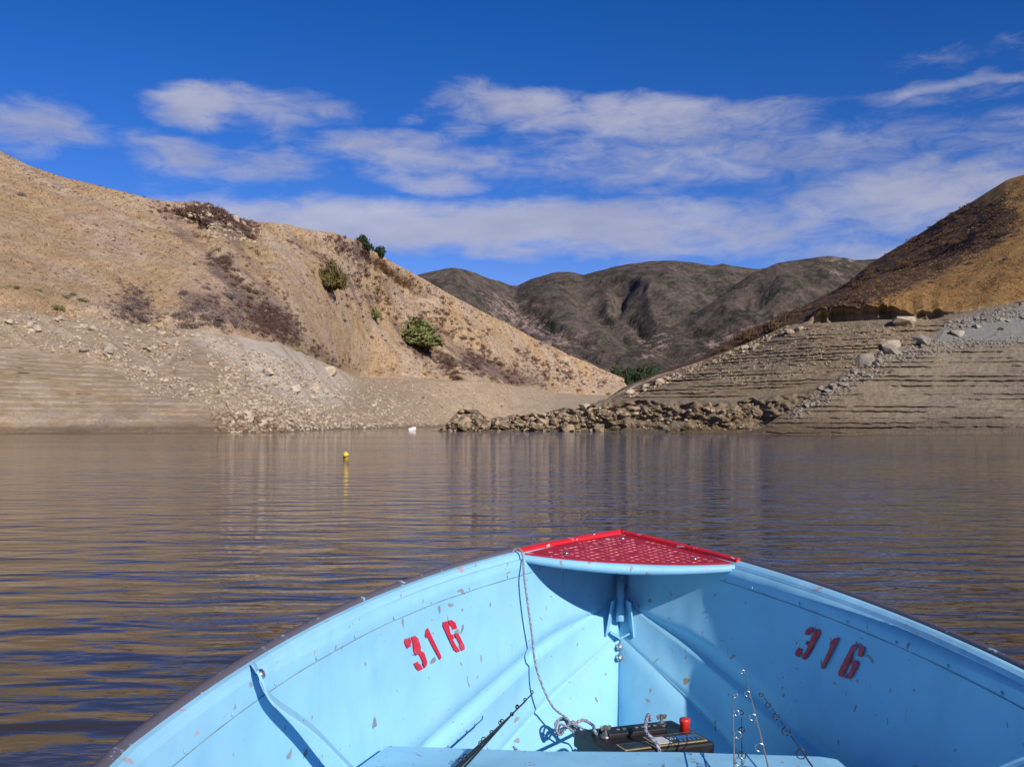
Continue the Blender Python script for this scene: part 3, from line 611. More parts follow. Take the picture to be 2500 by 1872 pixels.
for (x, y, rx, h, mat, n, leaf, lab, sp) in [
    (897, 752, 11.5, 10.5, M_green, 3600, .16, 'rounded olive green bush in the middle of the straw slope', 0),
    (718, 626, 5.4, 9.5, M_yellow, 2000, .22, 'feathery yellow green bush standing alone high on the straw slope', .35),
    (790, 547, 3.8, 7.2, M_dgreen, 1400, .17, 'dark green tree on the skyline of the rounded hill top', 0),
    (820, 558, 2.8, 4.8, M_dgreen, 900, .2, 'smaller dark green tree beside its taller neighbour on the hill skyline', 0),
    (802, 690, 2.8, 3.8, M_green, 700, .25, 'small yellow green bush just uphill of the rounded olive bush', 0)]:
    p = onL(x, y)
    if p is None: p = onL(x, y + 14)
    if p is not None: make_tree('bush' if 'bush' in lab else 'hilltop_tree', p, rx, h, mat, n, leaf, lab, 'bush' if 'bush' in lab else 'tree', None, int(x), sp, .12)
for i, (x, top, Y) in enumerate([(1330, 800, 590), (1350, 789, 610), (1375, 792, 600), (1398, 795, 585), (1420, 798, 600), (1442, 803, 620), (1462, 806, 640), (1482, 805, 640), (1388, 800, 560), (1342, 806, 555)]):
    zt = zrow(top * K, Y); X = (x * K - 1250) / FP * Y; zt += 5; hh = max(12.0, zt - 18)
    make_tree('grove_tree', (X, Y, zt - hh), hh * .52, hh, M_dgreen, 900, .17, 'dark green tree of the grove at the mouth of the valley', 'tree', 'trees of the valley grove', 40 + i, 0, .1)

# ------------------------------------------------------------------ rocks
def rock_variant(seed):
    g = np.random.default_rng(seed); bm = bmesh.new(); n = 16
    for i in range(n):
        d = g.normal(size=3); d /= np.abs(d).max() ** .55 * np.linalg.norm(d) ** .45; d *= g.uniform(.75, 1.0); bm.verts.new((d[0] * .62, d[1] * .5, d[2] * .42))
    bmesh.ops.convex_hull(bm, input=bm.verts); bmesh.ops.delete(bm, geom=[v for v in bm.verts if not v.link_faces], context='VERTS')
    bmesh.ops.triangulate(bm, faces=bm.faces); bm.verts.index_update(); V = np.array([v.co[:] for v in bm.verts]); F = np.array([[v.index for v in f.verts] for f in bm.faces]); bm.free(); return V, F
ROC = [rock_variant(500 + i) for i in range(10)]
RM = {}
def rock_mesh(i, mat):
    if (i, mat.name) not in RM:
        me = new_mesh('rock', *ROC[i]); me.materials.append(mat); RM[(i, mat.name)] = me
    return RM[(i, mat.name)]
def rock(p, s, mat, label, group, name='rock', rot=None, sc=None):
    o = obj(name, rock_mesh(int(rng.integers(10)), mat), None, None, (p[0], p[1], p[2] + .10 * s), rot or (rng.uniform(-.4, .4), rng.uniform(-.4, .4), rng.uniform(0, 6.28)), sc or (s, s, s * rng.uniform(.6, 1.1)))
    if group: label = ('flat ' if o.scale[2] / s < .78 else 'blocky ') + ('large ' if s > 1.15 else 'small ' if s < .7 else '') + label
    tag(o, label, 'rock' if name == 'rock' else 'boulder', group); return o
r0 = 4
for poly, T, n, lo, hi, mat, lab, grp in [
    ([(0, 662), (230, 692), (420, 720), (400, 790), (250, 770), (0, 735)], TL, 75, .55, 1.5, M_rock, 'angular tan rock in the broad rubble apron under the left grass edge', 'rocks of the left apron'),
    ([(190, 745), (300, 790), (500, 850), (640, 915), (520, 925), (420, 860), (300, 810)], TL, 70, .5, 1.2, M_rock, 'angular tan rock in the rubble tongue running down to the water', 'rocks of the rubble tongue'),
    ([(560, 750), (740, 815), (960, 850), (1150, 870), (1000, 900), (700, 900), (600, 850)], TL, 70, .8, 2.2, M_rock, 'pale rock on the stony slope behind the rocky point', 'rocks of the stony slope'),
    ([(460, 900), (630, 900), (630, 932), (470, 932)], TL, 26, .6, 1.2, M_rockwet, 'dark brown rock in the wet heap at the left water edge', 'rocks of the wet heap'),
    ([(950, 925), (1000, 890), (1060, 905), (1300, 880), (1300, 930)], TR, 60, .7, 1.7, M_rockdark, 'jagged brown rock piled on the rocky point in the water', 'rocks of the point'),
    ([(1310, 870), (1640, 870), (1640, 900), (1310, 905)], TR, 34, .5, 1.3, M_rockdark, 'tan rock along the low bluff under the terraces', 'rocks of the low bluff'),
    ([(1345, 846), (1500, 788), (1640, 733), (1740, 700), (1740, 712), (1640, 748), (1500, 802), (1360, 852)], TR, 40, .6, 1.6, M_rock, 'pale rock along the sloping edge of the terraces', 'rocks of the terrace edge'),
    ([(1700, 885), (1790, 830), (1850, 788), (1920, 755), (2020, 728), (2030, 742), (1930, 775), (1860, 810), (1800, 850), (1715, 900)], TN, 80, .35, 1.0, M_rockgrey, 'grey rock in the rib climbing the near terraced bank', 'rocks of the grey rib'),
    ([(2030, 700), (2120, 670), (2212, 652), (2212, 690), (2060, 715)], TN, 40, .3, .85, M_rockgrey, 'grey broken rock on the bare slab top of the near bank', 'rocks on the grey slab'),
]:
    for p in sample(T, poly, int(n * .58), r0): rock(p, rng.uniform(lo, hi), mat, lab, grp)
for (T, x, y, s, lab, mat) in [(TR, 1950, 700, 3.6, 'big tan boulder lying just under the dark undercut', M_rock), (TR, 1925, 750, 2.9, 'blunt tan boulder standing on the terraces beside the grey rib', M_rock), (TN, 2068, 722, 1.6, 'grey boulder perched on the bare slab', M_rockgrey),
                              (TN, 2105, 706, 1.1, 'small flat boulder at the upper edge of the bare slab', M_rockgrey), (TN, 2160, 712, .8, 'small round stone on the middle of the bare slab', M_rockgrey), (TN, 1870, 783, 2.4, 'long grey boulder at the bend of the rock rib', M_rockgrey), (TN, 1925, 762, 2.2, 'broad grey boulder higher in the rock rib', M_rockgrey), (TN, 1990, 738, 2.4, 'flat grey boulder at the top end of the rock rib', M_rockgrey),
                              (TL, 500, 478, 3.2, 'upright pale crag on the crest outcrop of the left hill', M_rock), (TL, 470, 492, 2.6, 'lower pale crag on the crest outcrop below the skyline', M_rock), (TL, 525, 488, 2.4, 'end crag of the crest outcrop beside the smooth ridge', M_rock), (TL, 440, 470, 2.0, 'small crag among shrubs of the crest outcrop', M_rock), (TL, 722, 805, 4.2, 'largest pale block at the right end of the pale cut bank', M_rock), (TR, 1265, 885, 1.8, 'square pale boulder on top of the low bluff', M_rock), (TL, 240, 762, 1.5, 'whitish flat rock in the rubble apron', M_rockgrey)]:
    p = hit(T, x * K, y * K, r0)
    if p is not None: rock(p, s, mat, lab, None, 'boulder')
def rubble(name, T, specs, mat, label):
    pl = []
    for poly, n, lo, hi in specs:
        for p in sample(T, poly, n, r0): s = rng.uniform(lo, hi) ** 1.0; pl.append((p, np.array([s, s, s * rng.uniform(.5, 1.1)]), rng.uniform(0, 6.28), int(rng.integers(10))))
    stuff_cloud(name, ROC, pl, mat, label, 'rubble')
rubble('rubble_slope', TL, [(RUB_L[0], 900, .15, .6), (RUB_L[1], 900, .15, .55), (RUB_L[2], 2600, .22, .9), ([(640, 900), (950, 880), (950, 920), (640, 930)], 500, .2, .8)], M_rock, 'small tan stones strewn over the left bank')
rubble('rubble_outcrop', TL, [(OUTCROP[0], 160, .4, 1.8)], M_rock, 'broken pale rock of the crest outcrop on the left hill')
rubble('rubble_heap', TL, [([(450, 890), (630, 895), (630, 934), (470, 934)], 320, .15, .6)], M_rockwet, 'dark wet stones heaped at the left water edge')
rubble('rubble_point', TR, [([(950, 925), (1000, 888), (1060, 905), (1300, 880), (1300, 930), (960, 932)], 380, .15, .8), ([(1300, 880), (1640, 872), (1640, 930), (1300, 930)], 160, .15, .6), ([(1420, 815), (1600, 755), (1740, 705), (2000, 700), (1980, 745), (1820, 800), (1600, 830)], 900, .1, .42), ([(1345, 848), (1500, 790), (1700, 705), (1700, 715), (1500, 805), (1360, 860)], 320, .2, .7)], M_rockdark, 'small brown stones over the rocky point and terraces')
rubble('rubble_rib', TN, [([(1690, 895), (1790, 830), (1850, 788), (1920, 755), (2020, 728), (2150, 735), (2000, 770), (1860, 830), (1720, 910)], 1000, .08, .45), ([(2030, 700), (2212, 650), (2212, 680), (2060, 715)], 450, .08, .4), ([(2030, 745), (2212, 725), (2212, 745), (2000, 765)], 250, .08, .35)], M_rockgrey, 'small grey stones along the rock rib')

# ------------------------------------------------------------------ boat
SC = .92; BPSI, BC, BPHI = .0507, .1835, .0388; BF = 3.2 * SC; YEND = -1.25
_ga, _gb = (.9593, -.3529, .0444), (-.066, -.0167, -.35)
def gun_w(Y):
    s = (BF - np.asarray(Y, float)) / SC; sc = np.minimum(s, 1.75); w = SC * (_ga[0] * sc + _ga[1] * sc ** 2 + _ga[2] * sc ** 3); return w + .02 * np.clip(s - 1.75, 0, 1) - .03 * np.clip(s - 2.9, 0, 3)
def gun_z(Y):
    s = (BF - np.asarray(Y, float)) / SC; sc = np.minimum(s, 1.9); return CH + SC * (_gb[2] + _gb[0] * sc + _gb[1] * sc * sc) - .02 * np.clip(s - 1.9, 0, 1)
Rz = np.array([[math.cos(BPSI), math.sin(BPSI), 0], [-math.sin(BPSI), math.cos(BPSI), 0], [0, 0, 1]])
Ry = np.array([[math.cos(BPHI), 0, math.sin(BPHI)], [0, 1, 0], [-math.sin(BPHI), 0, math.cos(BPHI)]])
BM = Rz @ Ry; BT = Rz @ np.array([BC, 0, 0]) + np.array([0, 0, CH]) - BM @ np.array([0, 0, CH])
def l2w(P): return np.asarray(P, float) @ BM.T + BT
def ray(px, py):
    d = np.array([(px - 1250) / FP, 1, (936 - py) / FP]); d = np.array([d[0], d[1] * CP - d[2] * SP, d[1] * SP + d[2] * CP]); return BM.T @ (np.array([0, 0, CH]) - BT), BM.T @ d
def atY(px, py, Y): o, d = ray(px, py); return o + (Y - o[1]) / d[1] * d
def atZ(px, py, Z): o, d = ray(px, py); return o + (Z - o[2]) / d[2] * d

def paint(name, base, chip, amount=.5, dirt=(.33, .25, .17)):
    s = NT(name); p = s.pos(obj=True)
    n1 = s.noise(p, 3.0, 4, .55); c = s.mix(s.rng(n1, .3, .7), tuple(x * .94 for x in base), tuple(min(1, x * 1.05) for x in base))
    wr = s.n('ShaderNodeVectorMath', operation='ADD'); nz = s.n('ShaderNodeTexNoise'); nz.inputs['Scale'].default_value = 14; s.l(p, nz.inputs['Vector'])
    nv = s.n('ShaderNodeVectorMath', operation='SCALE'); nv.inputs['Scale'].default_value = .07; s.l(nz.outputs['Color'], nv.inputs[0]); s.l(p, wr.inputs[0]); s.l(nv.outputs[0], wr.inputs[1])
    def chips(sc, rot, thr, keep):
        m = s.n('ShaderNodeMapping'); m.inputs['Scale'].default_value = sc; m.inputs['Rotation'].default_value = rot; s.l(wr.outputs[0], m.inputs[0])
        v = s.n('ShaderNodeTexVoronoi'); v.inputs['Scale'].default_value = 1.0; s.l(m.outputs[0], v.inputs['Vector'])
        hs_ = s.n('ShaderNodeSeparateColor'); s.l(v.outputs['Color'], hs_.inputs[0])
        return s.math('MULTIPLY', s.rng(v.outputs['Distance'], thr, thr * .75), s.math('GREATER_THAN', hs_.outputs[0], keep))
    k1 = chips((9, 9, 26), (.5, 0, 0), .13, 1 - .55 * amount); k2 = chips((34, 12, 12), (0, .6, .3), .14, 1 - .4 * amount); k3 = chips((30, 30, 8), (.9, .2, .6), .12, 1 - .5 * amount)
    k4 = chips((5, 5, 8), (.2, .4, .1), .07, 1 - .5 * amount)
    fine = s.rng(s.noise(s.pos((1, 1, 1), obj=True), 26, 8, .75), .71, .76, 0, .55 * amount)
    k5 = chips((55, 55, 4), (.4, .3, .2), .10, 1 - .35 * amount); k6 = chips((70, 5, 40), (.1, .8, .5), .10, 1 - .35 * amount); k7 = chips((40, 40, 40), (0, 0, 0), .16, 1 - .10 * amount)
    c = s.mix(s.math('MAXIMUM', s.math('MAXIMUM', k5, k7), k6), c, tuple(x * 1.1 for x in chip)); c = s.mix(s.math('MAXIMUM', k1, k3), c, chip); c = s.mix(k2, c, tuple(x * .8 for x in chip)); c = s.mix(k4, c, dirt); c = s.mix(fine, c, chip)
    st = s.rng(s.noise(s.pos((3, 3, .8), obj=True), 3.5, 6, .7), .5, .75, 0, .38); c = s.mix(st, c, tuple(x * .72 for x in base))
    s.col(c); s.set(.5, 0, .22); b_ = s.bump(s.noise(p, 4.5, 2, .5), .55, .03); s.bump(s.noise(p, 22, 3, .6), .15, .006, b_); return s.m
M_blue = paint('blue_paint', (.27, .58, .80), (.27, .29, .33), .85)
M_bluelip = paint('blue_lip_paint', (.28, .58, .80), (.40, .38, .42), 1.4)
M_red = paint('red_paint', (.62, .025, .04), (.62, .52, .54), 1.5)
M_redplate = paint('red_deck_paint', (.38, .026, .05), (.50, .34, .35), .7)
def worn(name, base, chip):
    s = NT(name); n = s.noise(s.pos(obj=True), 22, 6, .7); s.col(s.mix(s.rng(n, .48, .64), base, chip)); s.set(.5, 0, .4); return s.m
M_stencil = worn('stencil_red', (.58, .02, .05), (.50, .07, .12))
M_tread = worn('worn_tread', (.50, .05, .07), (.70, .52, .54))
M_alu = plain('dull_aluminium', (.17, .15, .175), .6, .2, .5, .35, 18)
s_ = NT('rubbed_rail'); n_ = s_.noise(s_.pos((1, 1, 1), obj=True), 30, 6, .7); s_.col(s_.mix(s_.rng(n_, .60, .68), (.115, .105, .135), (.28, .50, .66))); s_.set(.55, .1, .4); M_rub = s_.m
M_bolt = plain('bolt_metal', (.55, .56, .58), .3, .9, .5, .3, 80)
M_seam = plain('seam_grime', (.20, .27, .32), .8, 0, .2, .4, 30)

boat = obj('rowing_boat', None); tag(boat, 'worn light blue aluminium fishing boat with red bow plate, numbered 316', 'boat')
boat.matrix_world = Matrix([[*BM[i], BT[i]] for i in range(3)] + [[0, 0, 0, 1]])
def interp_curve(tab, t):
    T = np.array(tab, float); Y0 = T[0, 1]; Y = Y0 * (1 - t) + YEND * t
    o = np.argsort(T[:, 1]); P = np.stack([np.interp(Y, T[o, 1], T[o, 0]), Y, np.interp(Y, T[o, 1], T[o, 2])], -1)
    k = np.array([.25, .5, .25])
    for _ in range(3):
        Q = P.copy(); Q[1:-1] = .25 * P[:-2] + .5 * P[1:-1] + .25 * P[2:]; P = Q
    return P
tt = np.linspace(0, 1, 130) ** 1.35
S1T = [(0, 2.86, .565), (.055, 2.80, .52), (.217, 2.6, .434), (.329, 2.4, .369), (.441, 2.2, .303), (.525, 2.0, .245), (.585, 1.8, .205), (.635, 1.4, .17), (.67, .8, .15), (.68, 0, .14), (.64, -1.3, .14)]
S2T = [(0, 2.82, .455), (.055, 2.755, .415), (.194, 2.6, .31), (.27, 2.49, .25), (.365, 2.3, .18), (.435, 2.1, .12), (.49, 1.8, .065), (.55, 1.2, .0), (.585, 0.2, -.035), (.56, -1.3, -.04)]
KT = [(0, 2.74, .20), (.0, 2.6, .06), (0, 2.35, -.02), (0, 1.7, -.07), (0, .5, -.1), (0, -1.3, -.1)]
Gc = np.stack([np.maximum(gun_w(BF * (1 - tt) + YEND * tt) - .030, 0), (BF - .03) * (1 - tt) + YEND * tt, gun_z(BF * (1 - tt) + YEND * tt) - .012], -1)
S1c, S2c, Kc = interp_curve(S1T, tt), interp_curve(S2T, tt), interp_curve(KT, tt); Kc[:, 0] = 0
def hull_side(sgn):
    rowsP = []; ramp0 = sstep(0, .06, tt)[:, None]
    up = Gc - S1c; L = np.linalg.norm(up, axis=1)[:, None]; u = up / (L + 1e-9)
    out = np.array([1, .35, -.1]); S1u = S1c + u * .05 * ramp0
    for q in np.linspace(0, 1, 12): rowsP.append(Gc * (1 - q) + S1u * q + np.array([1, 0, 0]) * (.012 * math.sin(math.pi * q)) * ramp0)
    rowsP.append(S1u * .75 + S1c * .25 + out * .009 * ramp0); rowsP.append(S1u * .45 + S1c * .55 + out * .014 * ramp0); rowsP.append(S1u * .12 + S1c * .88 + out * .011 * ramp0); rowsP.append(S1c.copy())
    dn = S2c - S1c; d = dn / (np.linalg.norm(dn, axis=1)[:, None] + 1e-9); S2u = S2c - d * .022 * ramp0
    for q in np.linspace(.08, 1, 8): rowsP.append(S1c * (1 - q) + S2u * q + np.array([1, 0, -.5]) * (.008 * math.sin(math.pi * q)) * ramp0)
    rowsP.append(S2u * .5 + S2c * .5 + np.array([.8, .2, -.6]) * .012 * ramp0); rowsP.append(S2c.copy())
    for q in np.linspace(.12, 1, 8): rowsP.append(S2c * (1 - q) + Kc * q)
    P = np.array(rowsP); P[..., 0] = np.maximum(P[..., 0], 0); P[..., 0] *= sgn; return P
HP = {}
for sgn, nm in ((-1, 'port'), (1, 'starboard')):
    P = hull_side(sgn); HP[sgn] = P; nr, nc = P.shape[:2]; i = (np.arange(nr - 1)[:, None] * nc + np.arange(nc - 1)[None]).ravel()
    F = np.stack([i, i + 1, i + nc + 1, i + nc], 1)
    if sgn > 0: F = F[:, ::-1]
    o = mobj('hull_side', P.reshape(-1, 3), F, M_blue, boat, True)
    md = o.modifiers.new('thickness', 'SOLIDIFY'); md.thickness = .004; md.offset = -1
    o['label'] = 'light blue boat side in full sun with stencilled 316' if sgn < 0 else 'blue boat side in shade with stencilled 316'
def hull_point(sgn, Y, z, off=.003):
    P = HP[sgn]; d = (P[..., 1] - Y) ** 2 + (P[..., 2] - z) ** 2; k = np.argsort(d.ravel())[:5]; w_ = 1 / (d.ravel()[k] + 1e-6); x = (P[..., 0].ravel()[k] * w_).sum() / w_.sum()
    return np.array([x - sgn * off, Y, z])
def hull_hit(sgn, px, py):
    o, d = ray(px, py); best = None
    Pl = HP[sgn]; w_ = l2w(Pl); qx, qy = project(w_); dd = (qx - px) ** 2 + (qy - py) ** 2; dd = np.where(w_[..., 1] < .3, 1e9, dd); k = np.argsort(dd.ravel())[:4]; ww = 1 / (dd.ravel()[k] + .5)
    return (Pl.reshape(-1, 3)[k] * ww[:, None]).sum(0) / ww.sum()
# gunwale: rolled rail with its bare outer edge, and the riveted seam below
yy = np.concatenate([np.linspace(BF, 2.2, 60), np.linspace(2.19, 1.0, 110), np.linspace(.98, YEND, 40)])
for sgn in (-1, 1):
    prof = [(-.037, -.040), (-.034, -.010), (-.030, -.002), (-.022, .004), (-.010, .006), (-.003, .003), (.0, -.005), (-.003, -.014), (-.012, -.018), (-.028, -.018), (-.031, -.040)]
    V, n = [], len(prof)
    W = np.stack([gun_w(yy), yy, gun_z(yy)], -1); Tn = np.gradient(W[:, :2], axis=0); Tn /= np.linalg.norm(Tn, axis=1)[:, None]; Nn = np.stack([-Tn[:, 1], Tn[:, 0]], -1); Nn[Nn[:, 0] < 0] *= -1
    for i in range(len(yy)):
        for (a, b) in prof:
            x = max(W[i, 0] + Nn[i, 0] * a, 0.0); V.append((sgn * x, W[i, 1] + Nn[i, 1] * a, W[i, 2] + b))
    F = [(i * n + j, i * n + (j + 1) % n, (i + 1) * n + (j + 1) % n, (i + 1) * n + j) for i in range(len(yy) - 1) for j in range(n)] + [tuple(range((len(yy) - 1) * n, len(yy) * n))]
    o = mobj('gunwale', V, F, M_bluelip, boat); fix_normals(o.data)
    k = yy < 2.75
    rp = [(-.003 + .0108 * math.cos(a_), .003 + .0108 * math.sin(a_)) for a_ in np.linspace(0, 2 * math.pi, 8, endpoint=False)]; V = []; ix = [i for i in range(len(yy)) if k[i]]
    for i in ix:
        for (a, b) in rp: V.append((sgn * (W[i, 0] + Nn[i, 0] * a), W[i, 1] + Nn[i, 1] * a, W[i, 2] + b))
    F = [(i * 8 + j, i * 8 + (j + 1) % 8, i * 8 + 8 + (j + 1) % 8, i * 8 + 8 + j) for i in range(len(ix) - 1) for j in range(8)] + [tuple(range(8)), tuple(range(len(ix) * 8 - 8, len(ix) * 8))]
    o = mobj('rub_strip', V, F, M_rub, boat, True); fix_normals(o.data)
    o['label'] = 'bare scuffed metal edge along the gunwale'
    pts = [hull_point(sgn, y, float(gun_z(y)) - .050, .001) for y in np.linspace(2.6, YEND + .1, 60)]
    mobj('seam', *tube(pts, .0008, 5), M_seam, boat, True)
    for y in np.linspace(2.5, .9, 13):
        p = hull_point(sgn, y, float(gun_z(y)) - .043, .001); V, F = lathe([(.0035, 0), (.004, .0015), (.0015, .0025)], 8); Q = Euler((0, -sgn * R(90), 0)).to_matrix()
        mobj('rivet', [Q @ Vector(v) + Vector(p) for v in V], F, M_blue, boat, True)
# transom
TP = [HP[-1][r, -1] for r in range(0, HP[-1].shape[0], 2)] + [HP[1][r, -1] for r in range(HP[1].shape[0] - 1, -1, -2)]
V = [tuple(p) for p in TP] + [(p[0], p[1] - .02, p[2]) for p in TP]; n = len(TP)
mobj('transom', V, [tuple(range(n)), tuple(range(2 * n - 1, n - 1, -1))] + [(i, i + n, (i + 1) % n + n, (i + 1) % n) for i in range(n)], M_blue, boat)
# bow plate
CY = BF - .36
def deck_pt(u, v):
    """u -1..1 across, v 0 tip .. 1 back edge"""
    y = BF - .02 - (.345 + .03 * (1 - u * u)) * v; hw = float(gun_w(BF - .36 * v)) - .003
    return np.array([u * max(hw, .002), y, float(gun_z(BF - .36 * v)) + .002 - .014 * (1 - u * u) * v * v])
n = 18; V = []; F = []
for i in range(n + 1):
    for j in range(n + 1): V.append(deck_pt(-1 + 2 * j / n, i / n))
m = len(V); V += [v - np.array([0, 0, .006]) for v in V]
for i in range(n):
    for j in range(n):
        a = i * (n + 1) + j; F += [(a, a + 1, a + n + 2, a + n + 1), (a + m, a + n + 1 + m, a + n + 2 + m, a + 1 + m)]
for j in range(n): a = n * (n + 1) + j; F.append((a, a + 1, a + 1 + m, a + m))
deck = mobj('bow_plate', V, F, M_redplate, boat, True); fix_normals(deck.data); deck['label'] = 'red checker plate closing the bow'
bm = bmesh.new(); bmesh.ops.create_icosphere(bm, subdivisions=1, radius=1); tme = bpy.data.meshes.new('tread'); bm.to_mesh(tme); bm.free(); tme.materials.append(M_tread)
cnt = 0
for i in range(26):
    y = .05 + i * .0155
    for j in range(-24, 25):
        x = j * .0235 + (i % 2) * .0118; v = y / .405; hw = float(gun_w(BF - .36 * min(v, 1))) - .045
        if abs(x) > hw or hw < .02: continue
        u = x / (hw + .037); yd = (.345 + .03 * (1 - u * u)); v = y / yd
        if v > .95 or v < .12: continue
        if random.random() < .12: continue
        p = deck_pt(u, v); a = (R(24) if (i + j) % 2 else R(-24)) + random.uniform(-.06, .06)
        o = obj('tread', tme, None, deck, p + [0, 0, .0006], (0, 0, a), (.0088 * random.uniform(.8, 1.05), .0020, .0019 * random.uniform(.7, 1.1))); cnt += 1
for sgn in (-1, 1):
    pts = [deck_pt(sgn, v) + [sgn * -.004, 0, .004] for v in np.linspace(0, 1.0, 20)]
    V, F = [], []
    for q in pts:
        for (a, b) in ((-.018, -.004), (-.017, .003), (-.006, .007), (.006, .004), (.010, -.012), (.004, -.02)): V.append((sgn * max(abs(q[0]) + a * .8, .0) , q[1] + a * .5, q[2] + b))
    F = [(i * 6 + j, i * 6 + (j + 1) % 6, i * 6 + 6 + (j + 1) % 6, i * 6 + 6 + j) for i in range(19) for j in range(6)] + [tuple(range(6)), tuple(range(114, 120))]
    o = mobj('deck_edge', V, F, M_red, boat); fix_normals(o.data)
pts = [deck_pt(u, 1.0) + [0, -.003, -.012] for u in np.linspace(-1.02, 1.02, 30)]
V, F = tube(pts, [.008 + .006 * (1 - abs(u)) ** .5 for u in np.linspace(-1, 1, 30)], 10); mobj('deck_lip', [(v[0], v[1], v[2]) for v in V], F, M_bluelip, boat, True)
for u, v in ((-.62, .86), (.68, .86), (.0, .26)):
    p = deck_pt(u, v); mobj('rivet', *[(lambda VF: ([np.array(a) + p for a in VF[0]]))(lathe([(.009, 0), (.008, .003), (.003, .005)], 10)), lathe([(.009, 0), (.008, .003), (.003, .005)], 10)[1]], M_bolt, boat, True)
# stem fittings
def stem_y(z): return float(np.interp(z, [-.02, .06, .20, .455, .565, .72], [2.35, 2.60, 2.74, 2.82, 2.86, BF]))
za, zb = .62, .49
mobj('ring_bolt_shank', *tube([(0, stem_y(za) - .05, za), (0, stem_y(zb) - .035, zb + .005)], .011, 12), M_blue, boat, True)
by_ = stem_y(.50)
V, F = join(box((-.026, by_ - .034, .505), (.004, .055, .10), Euler((0, R(8), R(-14))).to_matrix(), .001), box((.026, by_ - .034, .505), (.004, .055, .10), Euler((0, R(-8), R(14))).to_matrix(), .001), box((-.012, by_ - .035, .458), (.034, .045, .004), Euler((0, R(28), 0)).to_matrix(), .001), box((.012, by_ - .035, .458), (.034, .045, .004), Euler((0, R(-28), 0)).to_matrix(), .001))
mobj('stem_bracket', V, F, M_blue, boat)
for z in (.425, .397):
    V, F = lathe([(.010, 0), (.010, .004), (.007, .004), (.007, .016), (.004, .018)], 8); Q = Euler((R(90), 0, 0)).to_matrix()
    mobj('stem_bolt', [Q @ Vector(v) + Vector((0, stem_y(z) - .012, z)) for v in V], F, M_bolt, boat, True)
# numerals, stencilled on both sides
NUM = {'3': [[(0, .74), (0, .90), (.08, 1), (.26, 1), (.26, .86), (.2, .81), (.2, .74)], [(0, .26), (.2, .26), (.2, .19), (.26, .14), (.26, 0), (.08, 0), (0, .10)],
             [(.34, 1), (.52, 1), (.6, .9), (.6, .6), (.52, .505), (.6, .41), (.6, .1), (.52, 0), (.34, 0), (.34, .14), (.4, .19), (.4, .40), (.34, .45), (.22, .45), (.22, .56), (.34, .56), (.4, .61), (.4, .81), (.34, .86)]],
       '1': [[(.08, .76), (.08, .88), (.24, 1), (.38, 1), (.38, 0), (.17, 0), (.17, .80)]],
       '6': [[(.26, 1), (.08, 1), (0, .9), (0, .1), (.08, 0), (.26, 0), (.26, .14), (.2, .19), (.2, .40), (.26, .44), (.26, .56), (.2, .58), (.2, .81), (.26, .86)], [(.34, 1), (.52, 1), (.6, .9), (.6, .70), (.4, .70), (.4, .81), (.34, .86)],
             [(.34, .56), (.52, .56), (.6, .47), (.6, .1), (.52, 0), (.34, 0), (.34, .14), (.4, .19), (.4, .40), (.34, .44)]]}
# photo corners of each numeral: left-bottom, right-bottom, left-top, right-top
QUADS = {-1: [('3', (1018, 1636), (1044, 1622), (982, 1561), (1014, 1550)), ('1', (1066, 1612), (1080, 1604), (1030, 1540), (1046, 1534)), ('6', (1107, 1593), (1135, 1582), (1074, 1520), (1104, 1511))],
         1: [('3', (1943, 1600), (1973, 1612), (1977, 1528), (2009, 1537)), ('1', (2003, 1627), (2018, 1631), (2034, 1553), (2052, 1556)), ('6', (2047, 1648), (2080, 1660), (2085, 1570), (2118, 1580))]}
for sgn, qs in QUADS.items():
    for ch, lb, rb_, lt, rt in qs:
        c4 = [hull_hit(sgn, *q) for q in (lb, rb_, lt, rt)]; bm = bmesh.new()
        wd = .6 if ch != '1' else .38; x0 = 0 if ch != '1' else .08
        for poly in NUM[ch]:
            vs = []
            for (a, b) in poly:
                a = (a - x0) / (wd - x0); p = (c4[0] * (1 - a) + c4[1] * a) * (1 - b) + (c4[2] * (1 - a) + c4[3] * a) * b
                vs.append(bm.verts.new(hull_point(sgn, p[1], p[2], .0035)))
            bm.faces.new(vs)
        bmesh.ops.triangulate(bm, faces=bm.faces); me = bpy.data.meshes.new('numeral'); bm.to_mesh(me); bm.free(); o = obj('numeral', me, M_stencil, boat)
        o['label'] = 'red stencilled numeral ' + ch
        md = o.modifiers.new('coat', 'SOLIDIFY'); md.thickness = .0012; md.offset = 0
# front seat
def rounded_slab(x0, x1, y0, y1, z0, z1, r, skew, tl, tr):
    prof = [(y0, z0), (y0, z1 - r), (y0 + r * .3, z1 - r * .3), (y0 + r, z1), (y1 - r, z1), (y1 - r * .3, z1 - r * .3), (y1, z1 - r), (y1, z0)]
    V = []; xs = [x0, x0 + .03, x0 * .5 + x1 * .5 - .15, x0 * .5 + x1 * .5 + .12, x1 - .05, x1 - .015, x1]; zz_ = [0, 0, 0, 0.001, 0, -.004, -.022]
    for i, x in enumerate(xs):
        for (y, z) in prof:
            f = (y - y0) / (y1 - y0); xx = x + (1 - f) * (tl if x < 0 else tr) * (abs(x) / max(abs(x0), abs(x1))) ** 3
            V.append((xx, y + skew * x, z + (zz_[i] if z > z0 + .01 else 0) + .002 * math.sin(9 * x)))
    n = len(prof); F = [(i * n + j, i * n + j + 1, i * n + n + j + 1, i * n + n + j) for i in range(len(xs) - 1) for j in range(n - 1)] + [tuple(range(n)), tuple(range((len(xs) - 1) * n, len(xs) * n))]
    return V, F
sa, sb = atZ(972, 1814, .38), atZ(2051, 1838, .38); skew = (sb[1] - sa[1]) / (sb[0] - sa[0]); ym = sa[1] - skew * sa[0]
